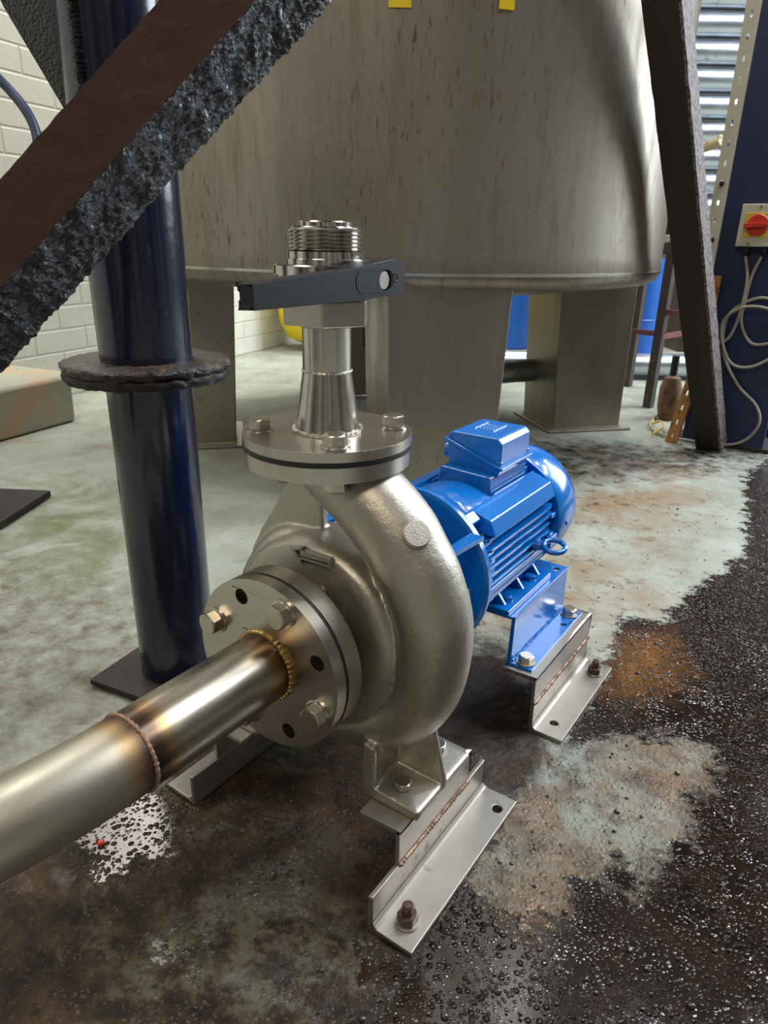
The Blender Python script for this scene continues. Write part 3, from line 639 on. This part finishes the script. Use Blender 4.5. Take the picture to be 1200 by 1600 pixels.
# fan cowl
g = fy(G(), (0, 0, H)); g.lathe([(99, 476), (103.5, 476), (106, 480), (106, 538), (103, 556), (93, 568), (86, 571), (86, 568), (90, 565), (99, 554), (101, 540)], 72)
cw = obj('fan_cowl', g, 'blue', mo, ang=40); cw['label'] = 'rounded blue fan cowl at the rear'
g = fy(G(), (0, 0, H))
for r in (20, 32, 44, 56, 68, 80): g.lathe([(r-1.5, 566), (r+1.5, 566), (r+1.5, 570), (r-1.5, 570), (r-1.5, 566)], 48)
for i in range(8):
    a = i*pi/4; g.frame((0, 0, H), (math.cos(a), 0, math.sin(a)), (0, 1, 0)); g.box(4, 90, 566, 570, -1.5, 1.5)
obj('fan_grille', g, 'blue', cw)
g = fy(G(), (0, 0, H)); g.cyl(70, 466, 486, 48); obj('rear_shield', g, 'dark', mo)
for a in (10, 30, 50, 125, 170, 235, 305, 335, 350, 70):
    g = G().frame((0, 0, H), (math.cos(math.radians(a)), 0, math.sin(math.radians(a))), (0, 1, 0)); g.box(72, 100, 455, 492, -4, 4); obj('cowl_lug', g, 'blue', mo, bevel=1.5)
g = G().frame((104, 508, H-8), (0, 1, 0), (0, 0, 1)); g.cyl(4, 0, 5, 16, 1); obj('cowl_screw', g, 'blue', cw)
# terminal box
TB = (7, 386)
def tb(P, y0, y1): g = G(); g.frame((TB[0], 0, 0), (1, 0, 0), (0, 0, 1)); g.poly(P, -y1, -y0); return g
base = obj('terminal_box', tb([(-42, 391), (42, 388), (46, 404), (-46, 433)], 338, 440), 'blue', mo, bevel=3, seg=3)
lid = obj('terminal_box_lid', tb([(-46, 433), (46, 404), (46, 440), (38, 448), (-38, 448), (-46, 438)], 338, 440), 'blue', base, bevel=4, seg=3)
obj('lid_lip', tb([(-50, 431.5), (51, 399.8), (52, 404.6), (46, 406.5), (-46, 437.5), (-50, 437)], 333, 445), 'blue', lid, bevel=1.8, seg=3)
g = G()
for x0 in (-20, 12): g.box(TB[0]+x0, TB[0]+x0+2, 372, 420, 447.6, 449.6)
for i in range(5):
    for j in range(3): g.box(TB[0]-14+i*5, TB[0]-14+i*5+2.6, 378+j*13, 386+j*13+random.uniform(-2, 2), 447.6, 448.4)
o = obj('embossed_diagram', g, 'blue', lid)
for (x, y, z) in ((-40, 341, 440), (-40, 437, 440), (44, 341, 412), (44, 437, 412)):
    g = G().frame((TB[0]+x, y, z)); g.cyl(4.2, -3, 5 if z > 430 else 1, 16, 1); obj('lid_screw', g, 'blue_rough', lid)
g = G().frame((TB[0]-44, 360, 412), (0, 1, 0), (0, 0, 1)); g.cyl(12, -14, 4, 24, 1.5); obj('blanking_plug', g, 'blue_rough', base)
# feet, bolts
for s in (1, -1):
    g = G(); g.box(s*45, s*104, 300, 468, 185, 196); g.frame((0, 0, 0), (1, 0, 0), (0, 0, 1))
    for y in (318, 384, 448): g.poly([(s*40, 194), (s*92, 194), (s*70, 222), (s*40, 230)][::s], -y-4, -y+4)
    g.M = Matrix.Identity(4); obj('motor_foot', g, 'blue', mo, bevel=2, seg=2)
    for y in (318+22, 448-18):
        g = G().frame((s*84, y-8, 196)); g.hex(10, 0, 8); g.cyl(11, -1, 1.5, 24, .5); obj('motor_foot_bolt', g, 'blue_rough', mo, bevel=.5)
# lifting eye
g = G(); EC = V((127, 402, H-9)); ax1 = V((.83, .55, 0)).normalized(); ax2 = V((-.5, .75, .30)).normalized()
ax2 = (ax2-ax1*ax2.dot(ax1)).normalized()
n = 36; ringp = [EC+ax1*17*math.cos(2*pi*i/n)+ax2*15*math.sin(2*pi*i/n) for i in range(n+1)]
g.tube(ringp, 4.3, 12, cap=False); g.tube([(86, 396, H-12), (104, 398, H-12), (111, 400, H-12.5)], [8, 8, 6.5], 16); g.tube([(98, 398, H-12), (102, 398.5, H-12)], [11, 11], 16)
obj('lifting_eye', g, 'blue_rough', mo)

# blue rails, one each side
for s, lab in ((1, 'glossy blue folded steel rail under the right side of the motor'), (-1, 'blue folded steel rail under the far left side of the motor, mostly hidden')):
    ra = thing('motor_rail', lab, 'bracket', (s*110, 418, 100), 'blue rails under the motor')
    g = G(); X0 = s*36; X1 = s*112
    def qb(P, y0, y1):
        g.frame((0, 0, 0), (1, 0, 0), (0, 0, 1)); g.poly([(s*a, b) for a, b in (P if s > 0 else P[::-1])], -y1, -y0); g.M = Matrix.Identity(4)
    g.frame((0, 0, 180), (1, 0, 0), (0, 1, 0)); P = [(36, 306), (112, 306), (112, 529), (36, 529)]
    hl = circ(98, 508, 6.5, 18)[::-1]
    if s > 0: g.poly(P, 0, 5, [hl])
    else: g.poly([(-a, b) for a, b in P[::-1]], 0, 5)
    g.M = Matrix.Identity(4); qb([(107, 100), (112, 100), (112, 185), (107, 185)], 306, 529)
    g.frame((0, 0, 100), (1, 0, 0), (0, 1, 0)); P = [(107, 306), (148, 306), (148, 529), (107, 529)]; hl = [circ(136, 470, 5.5, 18)[::-1]]
    if s > 0: g.poly(P, 0, 5, hl)
    else: g.poly([(-a, b) for a, b in P[::-1]], 0, 5)
    g.M = Matrix.Identity(4); obj('rail_profile', g, 'blue', ra, bevel=1.6, seg=3)
    if s > 0:
        g = G(); line_bead(g, (113, 312, 106), (113, 520, 106), 1.6); obj('paint_bead', g, 'blue_rough', ra)
    for y in (322, 508):
        g = G().frame((s*131, y, 105)); g.cyl(15, 0, 2.5, 32, .6); wsh = obj('rail_washer', g, 'angle', ra)
        g = G().frame((s*131, y, 107.5)); g.hex(12.5, 0, 10, .3); g.cyl(10.5, 8, 11.5, 28, 1); b_ = obj('rail_bolt', g, 'bolt', ra, bevel=.5)

# stainless angle brackets: upper + lower angle welded edge to edge
def bracket(label, s, xv, y0, y1, u0, u1, ztop, zmid, wb, wt, group=None, near=False, bolts=(), holes=()):
    br = thing('support_bracket', label, 'bracket', (s*xv, (y0+y1)/2, 0))
    t = 6
    def pl(P, z0, z1, hl=()):
        g = G(); g.frame((0, 0, 0), (1, 0, 0), (0, 1, 0))
        Q = [(s*a, b) for a, b in P]; Q = Q if s > 0 else Q[::-1]
        g.poly(Q, z0, z1, hl); return g
    hl = [circ(s*a, b, 7, 20)[::-1] for a, b in holes]
    g = pl([(xv, y0), (xv+wb, y0), (xv+wb, y1), (xv, y1)], 0, t, hl)
    g.box(s*xv, s*(xv-t), y0, y1, 0, zmid)
    # root fillet
    g.frame((0, 0, 0), (1, 0, 0), (0, 0, 1)); P = [(xv-1, t-1), (xv+7, t-1), (xv+5, t+1), (xv+2, t+3), (xv+.6, t+6)]; Q = [(s*a, b) for a, b in P]; g.poly(Q if s > 0 else Q[::-1], -y1, -y0); g.M = Matrix.Identity(4)
    obj('lower_angle', g, 'angle', br, bevel=1.2)
    g = G(); g.box(s*xv, s*(xv-t), u0, u1, zmid, ztop); g.box(s*xv, s*(xv-wt), u0, u1, ztop-t, ztop); obj('upper_angle', g, 'angle', br, bevel=1.5)
    g = G(); line_bead(g, (s*xv, u0+2, zmid), (s*xv, u1-2, zmid), 2.6); obj('weld_bead', g, 'rusty_weld' if not near else 'weld', br)
    for (a, b, k) in bolts:
        g = G().frame((s*a, b, t)); g.cyl(14, 0, 3, 28, .6); w = obj('anchor_washer', g, 'angle', br)
        g = G().frame((s*a, b, t+3)); g.hex(12, 0, 11, .5); n_ = obj('anchor_nut', g, 'wetrust', br, bevel=.8)
        g = G().frame((s*a, b, t+3)); g.cyl(6.5, 8, 24+k, 18, 1.5); obj('anchor_stud', g, 'wetrust', n_)
    return br
bracket('pale stainless stepped bracket under the right foot of the pump, nearest the camera', 1, 154, -121, 146, -70, 98, 100, 50, 52, 56, bolts=((182, -92, 0),), holes=((190, 118),))
bracket('stainless stepped bracket under the left foot of the pump, behind the suction pipe', -1, 154, -111, 146, -66, 98, 100, 46, 50, 56, bolts=((182, 110, 0),), holes=())
bracket('stainless stepped bracket with rusty weld bead under the blue motor rail', 1, 160, 300, 544, 297, 545, 100, 52, 50, 58, bolts=((190, 508, -2),), holes=((184, 334),))
bracket('stainless stepped bracket under the far left blue motor rail, hidden side', -1, 160, 300, 544, 297, 545, 100, 52, 50, 58, bolts=((190, 508, -2),))

# ------------------------------------------------------------------ navy post with collar
po = thing('support_post', 'thick navy blue tubular post left of the pump with a crusty round collar', 'post', (-415, 86, 0))
g = G().frame((-415, 86, 0)); g.cyl(62.5, 8, 526, 64); obj('lower_tube', g, 'navy', po)
g = G().frame((-415, 86, 0)); g.lathe([(66, 541), (66.5, 700), (66, 1700)], 64); ut = obj('upper_tube', g, 'navy', po)
def rough_disc(r, z0, z1, amp, n=140, inner=40):
    g = G().frame((-415, 86, 0)); prof_n = 6; vs = []; fs = []
    rings = [(inner, z1, 0), (r*.8, z1+1, 0), (r-3, z1, .6), (r, (z0+z1)/2+3, 1), (r-1, (z0+z1)/2-3, 1), (r-4, z0, .7), (inner, z0, 0)]
    for ri, (rr, z, am) in enumerate(rings):
        for i in range(n):
            a = 2*pi*i/n; q = noise.noise((math.cos(a)*7, math.sin(a)*7, ri*.7+z0))*amp+noise.noise((math.cos(a)*30, math.sin(a)*30, ri*2))*amp*.5
            vs.append(((rr+q*am)*math.cos(a), (rr+q*am)*math.sin(a), z+noise.noise((math.cos(a)*9*rr/100, math.sin(a)*9*rr/100, ri))*amp*.45))
    for j in range(len(rings)-1):
        for i in range(n): fs.append((j*n+i, j*n+(i+1) % n, (j+1)*n+(i+1) % n, (j+1)*n+i))
    return g.add(vs, fs)
cl = obj('collar', rough_disc(119, 519, 534, 5), 'darkrust', po, ang=60); cl['label'] = 'rusty round collar plate'
obj('collar', rough_disc(121, 533, 546, 5), 'crust', po, ang=60)
g = G().frame((-415, 86, 4), (.98, .17, 0), (-.17, .98, 0)); g.box(-104, 104, -104, 104, -2, 9); obj('base_plate', g, 'darkrust', po, bevel=2)
g = G(); # gusset high on the left
c0 = V((-415, 86, 0)); d_ = -side
P = [c0+d_*55+V((0, 0, 800)), c0+d_*58+V((0, 0, 1500)), c0+d_*330+V((0, 0, 1500)), c0+d_*132+V((0, 0, 980)), c0+d_*56+V((0, 0, 838))]
t_ = cam_dir*5; g.add([p+t_ for p in P]+[p-t_ for p in P], [(0, 1, 2, 3, 4), (9, 8, 7, 6, 5)]+[(i, i+5, (i+1) % 5+5, (i+1) % 5) for i in range(5)]); obj('gusset_plate', g, 'tar', po)
g = G(); line_bead(g, c0+cam_dir*62-side*22+V((0, 0, 700)), c0+cam_dir*62-side*22+V((0, 0, 1500)), 7); obj('paint_ridge', g, 'tar', po)

# ------------------------------------------------------------------ near diagonal angle brace
ra0 = V((-219.5, -214.5, 668)); rb0 = V((-82, 1, 924.5)); e = (rb0-ra0).normalized()
A0 = ra0-e*500; B0 = rb0+e*420; L = (B0-A0).length
view = ((ra0+rb0)/2-V((465.6, -569.6, 715.3))).normalized()
up_ = (V((0, 0, 1))-e*e.z); up_ = e.cross(view); up_ = up_ if up_.z > 0 else -up_; up_.normalize(); back = view-e*view.dot(e); back.normalize()
wr = (up_*.95+back*.35).normalized(); wbk = (-up_*.86+back*.52).normalized()
dg = thing('diagonal_brace', 'tar-crusted angle iron brace crossing the upper left corner close to the camera', 'brace', A0)
def crust(name, w, wid, thick, nrm_, mat, amp, base=0):
    n, m = (620, 40) if mat == 'tar' else (220, 14); vs = []; fs = []
    for side_ in (0, 1):
        for i in range(n+1):
            for j in range(m+1):
                p = A0+e*(L*i/n)+w*(wid*j/m)
                q = amp*(noise.noise(p*.045)+.7*noise.noise(p*.11)+.5*noise.noise(p*.22)+.42*noise.noise(p*.5))
                if side_: p = p+nrm_*thick
                else: p = p-nrm_*(q+base)
                if j == m: p = p+w*(noise.noise(V((i*.35, 3, 0)))*amp*1.2)
                vs.append(p)
    N = (n+1)*(m+1)
    for i in range(n):
        for j in range(m):
            a = i*(m+1)+j; fs.append((a, a+1, a+m+2, a+m+1)); fs.append((N+a, N+a+m+1, N+a+m+2, N+a+1))
        a = i*(m+1); fs.append((a, a+m+1, N+a+m+1, N+a)); a += m; fs.append((a, N+a, N+a+m+1, a+m+1))
    g = G().add(vs, fs); return obj(name, g, mat, dg, ang=80)
n1 = e.cross(wr); n1 = n1 if n1.dot(view) > 0 else -n1
n2 = e.cross(wbk); n2 = n2 if n2.dot(view) > 0 else -n2
o = crust('upper_leaf', wr, 60, 8, n1, 'redrust', .8); o['label'] = 'dull red-brown leaf'
o = crust('lower_leaf', wbk, 57, 8, n2, 'tar', 3.2, 1); o['label'] = 'glistening black crusted leaf'

# ------------------------------------------------------------------ left bits: hose, post plate
g = G(); hp = catmull([(-1050, 200, 1060), (-991, 253, 985), (-932, 265, 924), (-904, 258, 868), (-902, 235, 818), (-939, 185, 766), (-1040, 90, 700)], 8)
tag(obj('blue_hose', g.tube(hp, 9, 16), 'hose', org=(-950, 220, 700)), 'dark blue hose looping against the white brick wall at far left', 'hose')
lp_ = thing('floor_post', 'navy post on a square steel foot plate at the left edge of the photo', 'post', (-1455, 275, 0))
g = G().frame((-1455, 275, 4), (.85, .5, 0), (-.5, .85, 0)); g.box(-125, 125, -125, 125, -2, 16); obj('base_plate', g, 'darkrust', lp_, bevel=2)
g = G().frame((-1465, 265, 0)); g.cyl(48, 18, 1500, 32); obj('tube', g, 'navy', lp_)

g = G(); g.frame((-2450, 3000, 180), (0, 1, 0), (0, 0, 1))
g = G().frame((-2770, 3250, 0)); g.lathe([(0, 30), (90, 40), (190, 90), (235, 180), (245, 260), (245, 640), (215, 720), (60, 760), (60, 800), (0, 800)], 40)
tag(obj('yellow_drum', g, 'yellow', org=(-2770, 3250, 30), ang=50), 'rounded yellow plastic drum on the floor by the brick wall, behind the valve', 'drum')

# ------------------------------------------------------------------ right: column, brace, slotted angles
co = thing('steel_column', 'dark blue steel column rising at the right edge of the photo', 'column', (75, 2420, 0))
g = G(); g.box(-72, 215, 2310, 2322, 0, 2600); g.box(-72, 215, 2520, 2532, 0, 2600); g.box(62, 76, 2322, 2520, 0, 2600)
obj('flanges', g, 'navy2', co, bevel=3)
g = G(); g.box(-100, 240, 2306, 2560, -2, 14); obj('base_plate', g, 'darkrust', co, bevel=2)
b2 = thing('leaning_brace', 'dark rusty slanted steel brace leaning in front of the blue column at right', 'brace', (45, 2240, 0))
bA = V((44, 2212, 0)); bB = V((-125, 1400, 1257)); bax = (bB-bA).normalized(); bdx = V((1, -.05, 0)); bdx = (bdx-bax*bdx.dot(bax)).normalized(); LB = (bB-bA).length*1.5
def edge(x, n=60, amp=2.5): return [(x+amp*noise.noise((i*.9, x, 0)), LB*i/n) for i in range(n+1)]
Lf, Rt = edge(-42), edge(42)
bz = bdx.cross(bax)                                       # points towards the camera side
g = G().frame(bA, bdx, bax); g.poly(Rt+Lf[::-1], -12, 0); obj('front_leaf', g, 'darkrust', b2)
g = G().frame(bA, bdx, bax); g.poly([(a+8, b) for a, b in Rt[::-1]]+[(a, b) for a, b in Rt], -66, -1); o = obj('side_leaf', g, 'grit', b2); o['label'] = 'flaking grey crusted side face'
def slotted(name, label, p0, p1, w, mat, nslot, dirx=(1, 0, 0)):
    p0, p1 = V(p0), V(p1); ax = (p1-p0).normalized(); dx = V(dirx); dx = (dx-ax*dx.dot(ax)).normalized(); L = (p1-p0).length
    o = thing(name, label, 'slotted angle', p0)
    holes = []
    for i in range(nslot):
        z = L*(i+.5)/nslot; h = [(w*.5-3.5, z-9), (w*.5-3.5, z+9), (w*.5+3.5, z+9), (w*.5+3.5, z-9)]
        holes.append(h)
    g = G().frame(p0, dx, ax); g.poly([(0, 0), (w, 0), (w, L), (0, L)], 0, 2.5, holes); g.poly([(w-2.5, 0), (w, 0), (w, L), (w-2.5, L)], -w*.8, 0)
    obj('angle_profile', g, mat, o, bevel=.5); return o, dx, ax
sl, dx, ax = slotted('slotted_angle', 'cream slotted angle strip fixed up the left edge of the blue column', (-112, 2296, 585), (-112, 2296, 2200), 44, 'cream', 26)
for z in (742, 925):
    g = G().frame((-88, 2293, z), (1, 0, 0), (0, 0, 1)); g.hex(9, 0, 7); g.cyl(4, 5, 22, 14, .5); obj('angle_bolt', g, 'darkrust', sl)
g = G(); g.box(-76, -32, 2284, 2292, 515, 622); ob = tag(obj('rusty_clip', g, 'rust', org=(-54, 2288, 515), bevel=1.5), 'small orange rusty bracket bolted low on the blue column', 'bracket')
g = G().frame((-40, 2286, 565), (1, 0, 0), (0, 0, 1)); g.hex(9, -2, 8); obj('clip_bolt', g, 'redbar', ob)
so, _, _ = slotted('slotted_angle', 'short orange rusty slotted angle leaning on the floor beside the slanted brace', (-118, 2235, 2), (-62, 2262, 400), 40, 'rust', 7)

# isolator switch
sw = thing('isolator_switch', 'cream isolator box with red rotary knob on a yellow square, on the blue column', 'switch', (55, 2310, 720))
g = G(); g.box(-4, 116, 2262, 2310, 722, 858); obj('enclosure', g, 'cream', sw, bevel=3, seg=3)
g = G(); g.box(16, 96, 2259, 2264, 752, 830); obj('escutcheon', g, 'dirtyyellow', sw, bevel=1)
g = G().frame((56, 2259, 791), (1, 0, 0), (0, 0, 1)); g.cyl(35, 0, 9, 40, 3); kn = obj('rotary_knob', g, 'red', sw)
g = G().frame((56, 2250, 791), (.98, 0, .06), (-.06, 0, .98)); g.poly([(-42, -4), (-38, -8), (26, -7), (30, 0), (26, 7), (-38, 8), (-42, 4)], 0, 14); obj('knob_grip', g, 'red', kn, bevel=2)
for x, z in ((56, 850), (36, 730)):
    g = G().frame((x, 2262, z), (1, 0, 0), (0, 0, 1)); g.cyl(5, -1, 2, 16, .5); obj('cover_screw', g, 'steel', sw)
for x in (30, 88):
    g = G().frame((x, 2286, 700)); g.cyl(11, 0, 22, 18, 1.5); g.cyl(8, -10, 0, 18, 1.5); obj('cable_gland', g, 'black', sw)
for nm, P, lab in (('supply_cable', [(29, 2286, 702), (51, 2280, 628), (55, 2276, 563), (50, 2274, 475), (28, 2276, 405), (-18, 2280, 391), (-60, 2300, 392)], 'pale cable dropping from the isolator and bending left behind the brace'),
                   ('motor_cable', [(88, 2286, 703), (66, 2286, 629), (60, 2286, 542), (62, 2286, 464), (112, 2286, 395), (190, 2288, 420), (205, 2290, 500), (133, 2288, 552), (72, 2288, 542), (18, 2288, 495), (9, 2288, 426), (30, 2288, 335), (95, 2286, 240), (165, 2282, 180), (190, 2275, 118), (160, 2282, 50), (90, 2294, 12), (-51, 2292, 8), (-130, 2300, 8), (-218, 2406, 8), (-258, 2638, 8), (-240, 2866, 10)], 'grey cable looping down the blue column onto the floor'),
                   ('spare_cable', [(210, 2292, 480), (140, 2272, 520), (60, 2262, 520), (6, 2266, 470), (16, 2268, 390), (60, 2270, 320), (130, 2272, 318), (215, 2288, 380)], 'coiled loop of grey cable hung on the blue column under the isolator')):
    tag(obj(nm, G().tube(catmull(P, 8), 5.2, 12), 'sheath', org=P[-1]), lab, 'cable')
P = [(-250, 2560, 10), (-225, 2470, 14), (-190, 2440, 32), (-165, 2380, 22), (-185, 2300, 8)]
tag(obj('earth_wire', G().tube(catmull(P, 8), 4, 10), 'dirtyyellow', org=P[-1]), 'thin yellow wire loop on the floor by the orange slotted angle', 'wire')

# pipe stack
Rv = V((.8215, .570, 0))
for i in range(12):
    z = 2140-i*133.5; d = 4000+(1982-z)*.0
    c = V((-640+(1100-z)*.1*0, 4240, z)); a = c-Rv*560; b = c+Rv*420
    g = G(); g.tube([a, c, b], 63, 28); where = 'topmost of the pipe stack' if i == 0 else ('lowest of the pipe stack' if i == 11 else None)
    ordn = ['top', 'second', 'third', 'fourth', 'fifth', 'sixth', 'seventh', 'eighth', 'ninth', 'tenth', 'eleventh', 'bottom'][i]
    tag(obj('stacked_pipe', g, 'galv', org=c), 'dull grey horizontal steel pipe, %s in the rack behind the slanted brace' % (ordn if i in (0, 11) else ordn+' from the top'), 'pipe', 'pipes stacked behind the column')
rk = thing('pipe_rack', 'dark upright rack posts carrying the stacked grey pipes', 'rack', (-640, 4330, 0))
for q in (-480, 380):
    c = V((-640, 4240, 0))+Rv*q+V((-.57, .82, 0))*110; g = G().frame(c, Rv, V((-.57, .82, 0))); g.box(-40, 40, -30, 30, 0, 2300); obj('upright', g, 'darkrust', rk)
    g = G()
    for i in range(12): g.frame(c, Rv, V((-.57, .82, 0))); g.box(-20, 20, -150, -20, 2140-i*133.5-70, 2140-i*133.5-63)
    obj('arms', g, 'darkrust', rk)
g = G(); g.tube([(-700, 4050, 1200), (-540, 3990, 1235), (-450, 3950, 1262)], [22, 26, 30], 18); tag(obj('brown_valve', g, 'oldcream', org=(-560, 4060, 1200)), 'brownish fitting lying against the stacked pipes beside the cream slotted angle', 'pipe fitting')

# bench, drum, low pipe
be = thing('work_bench', 'dark steel bench frame behind the slanted brace', 'bench', (-500, 3050, 0))
Bz = 735; bx = V((.97, -.22, 0)); by = V((.22, .97, 0)); bo = V((-330, 2830, 0))
def bb(x0, x1, y0, y1, z0, z1): g = G().frame(bo, bx, by); g.box(x0, x1, y0, y1, z0, z1); return g
obj('bench_top', bb(-380, 130, -20, 460, Bz, Bz+30), 'cream', be, bevel=3)
g = bb(-380, 130, -25, 0, Bz-50, Bz-2); obj('apron', g, 'bench', be)
for x, y in ((-20, 10), (-360, 10), (100, 420), (-360, 420)):
    g = bb(x-20, x+20, y-20, y+20, 0, Bz); obj('leg', g, 'bench', be, bevel=2)
g = bb(-360, 0, 0, 22, 330, 352); obj('cross_rail', g, 'redbar', be); g = bb(-20, 100, 0, 22, 430, 452); obj('cross_rail', g, 'redbar', be)
g = bb(-20, 2, 0, 430, 320, 342); obj('cross_rail', g, 'redbar', be)
tag(obj('black_box', bb(-120, 60, 60, 260, Bz+31, Bz+95), 'black', org=bo+V((0, 0, Bz+31)), bevel=5), 'low black box on the cream bench top', 'box')
for i, (x, y, r, h, m_, lab) in enumerate(((-150, 60, 32, 120, 'plastic', 'small milky plastic bottle with yellow base on the bench top'), (-60, 20, 26, 70, 'yellow', 'small yellow pot on the bench top beside the brace'))):
    c = bo+bx*x+by*y; g = G().frame((c.x, c.y, Bz+30 if i == 0 else Bz+96)); g.lathe([(r*.9, 0), (r, 4), (r, h*.7), (r*.4, h*.85), (r*.4, h), (0, h)], 24)
    tag(obj('plastic_bottle', g, m_, org=(c.x, c.y, Bz+30)), lab, 'bottle')
dr = thing('blue_drum', 'upright blue cylinder with rusty top behind the right tank leg', 'drum', (-790, 3900, 0))
g = G().frame((-745, 3900, 0)); g.lathe([(118, 30), (120, 33), (120, 300), (124, 305), (120, 310), (120, 660), (0, 662)], 48); obj('drum_shell', g, 'drum', dr)
g = G().frame((-745, 3900, 0)); g.lathe([(0, 655), (122, 655), (122, 700), (60, 705), (60, 900), (0, 900)], 40); obj('drum_cap', g, 'darkrust', dr)
c = V((-560, 3640, 75)); g = G().tube([c-Rv*900, c, c+Rv*420], 68, 32); tag(obj('floor_pipe', g, 'galv', org=c), 'fat silver pipe lying on the floor behind the bench', 'pipe')
mt = thing('rusty_valve_body', 'small rusty orange motor body on the floor behind the slotted angle', 'motor', (-215, 2640, 0))
g = G().frame((-215, 2640, 0)); g.lathe([(30, 0), (38, 20), (46, 60), (47, 140), (34, 185), (16, 195), (0, 196)], 32); obj('housing', g, 'oldrust', mt)
g = G().frame((-215, 2640, 0)); g.cyl(16, 190, 280, 20, 2); obj('spindle', g, 'black', mt)
# clutter beyond the bench
for i, (x, y, z0, z1, w, d, m_, nm, lab) in enumerate(((-420, 5300, 0, 560, 900, 300, 'bench', 'dark_machine', 'dark machine casing far behind the bench'),
      (-250, 4950, 560, 700, 700, 160, 'galv', 'metal_trough', 'pale metal trough behind the bench legs'),
      (-1500, 5200, 0, 480, 1500, 300, 'bench', 'low_cabinet', 'dark low cabinet seen under the tank'),
      (-1750, 4300, 0, 800, 260, 260, 'drum', 'blue_barrel', 'blue barrel seen between the tank legs'))):
    g = G().frame((x, y, 0), Rv, V((-.57, .82, 0)))
    if nm == 'blue_barrel': g.cyl(150, 0, z1, 40, 6)
    else: g.box(-w/2, w/2, -d/2, d/2, z0, z1)
    o = tag(obj(nm, g, m_, org=(x, y, z0), bevel=6), lab, nm.split('_')[1])
    if z0: 
        for q in (-w/2+40, w/2-40):
            g = G().frame((x, y, 0), Rv, V((-.57, .82, 0))); g.box(q-20, q+20, -20, 20, 0, z0); obj('leg', g, 'darkrust', o)

# ------------------------------------------------------------------ grit and smooth drops, multiplied for glints on the wet floor
g = G()
def inpoly(x, y, P): return sdist(np.array([x]), np.array([y]), P)[0]
cnt = 0
while cnt < 4500:
    x = random.uniform(-.3, .8); y = random.uniform(-.45, 1.5)
    w = inpoly(x, y, ZONES['wet'][0]); p = inpoly(x, y, ZONES['patch'][0])
    if w < -.25 or (w < 0 and random.random() < .93) or (p > 0 and random.random() < .85): continue
    if 150 < x*1000 < 215 and (-125 < y*1000 < 150 or 290 < y*1000 < 550): continue
    r = random.choice((1.0, 1.3, 1.7, 2.1, 2.8)) if random.random() < .985 else 4.5
    c = V((x*1000, y*1000, -1.6)); vs = []; e1 = random.uniform(.65, 1); t0 = random.random()*3
    for rr, hh in ((1, 0), (.85, .42), (.5, .72)):
        for a in range(6):
            t = t0+2*pi*a/6; q = random.uniform(.9, 1.1); vs.append(c+V((r*rr*q*math.cos(t), r*rr*q*e1*math.sin(t), r*hh*.9+.4)))
    vs.append(c+V((0, 0, r*.75+.4)))
    g.add(vs, [(l*6+a, l*6+(a+1) % 6, l*6+6+(a+1) % 6, l*6+6+a) for l in (0, 1) for a in range(6)]+[(12+a, 12+(a+1) % 6, 18) for a in range(6)]); cnt += 1
o = obj('grit_glint_drops', g, 'pebble', ang=75); o['kind'] = 'stuff'; o['label'] = 'wet grit and glint drops scattered over the dark wet floor'; o['category'] = 'grit'
g = G().frame((-195, -223, 0)); g.lathe([(4, -1), (5, 1.5), (3, 3.5), (0, 3.5)], 7); tag(obj('red_crumb', g, 'red', org=(-195, -223, 0)), 'tiny red plastic chip on the wet floor below the suction pipe', 'debris')

for o in bpy.data.objects:
    if '_org' in o: del o['_org']
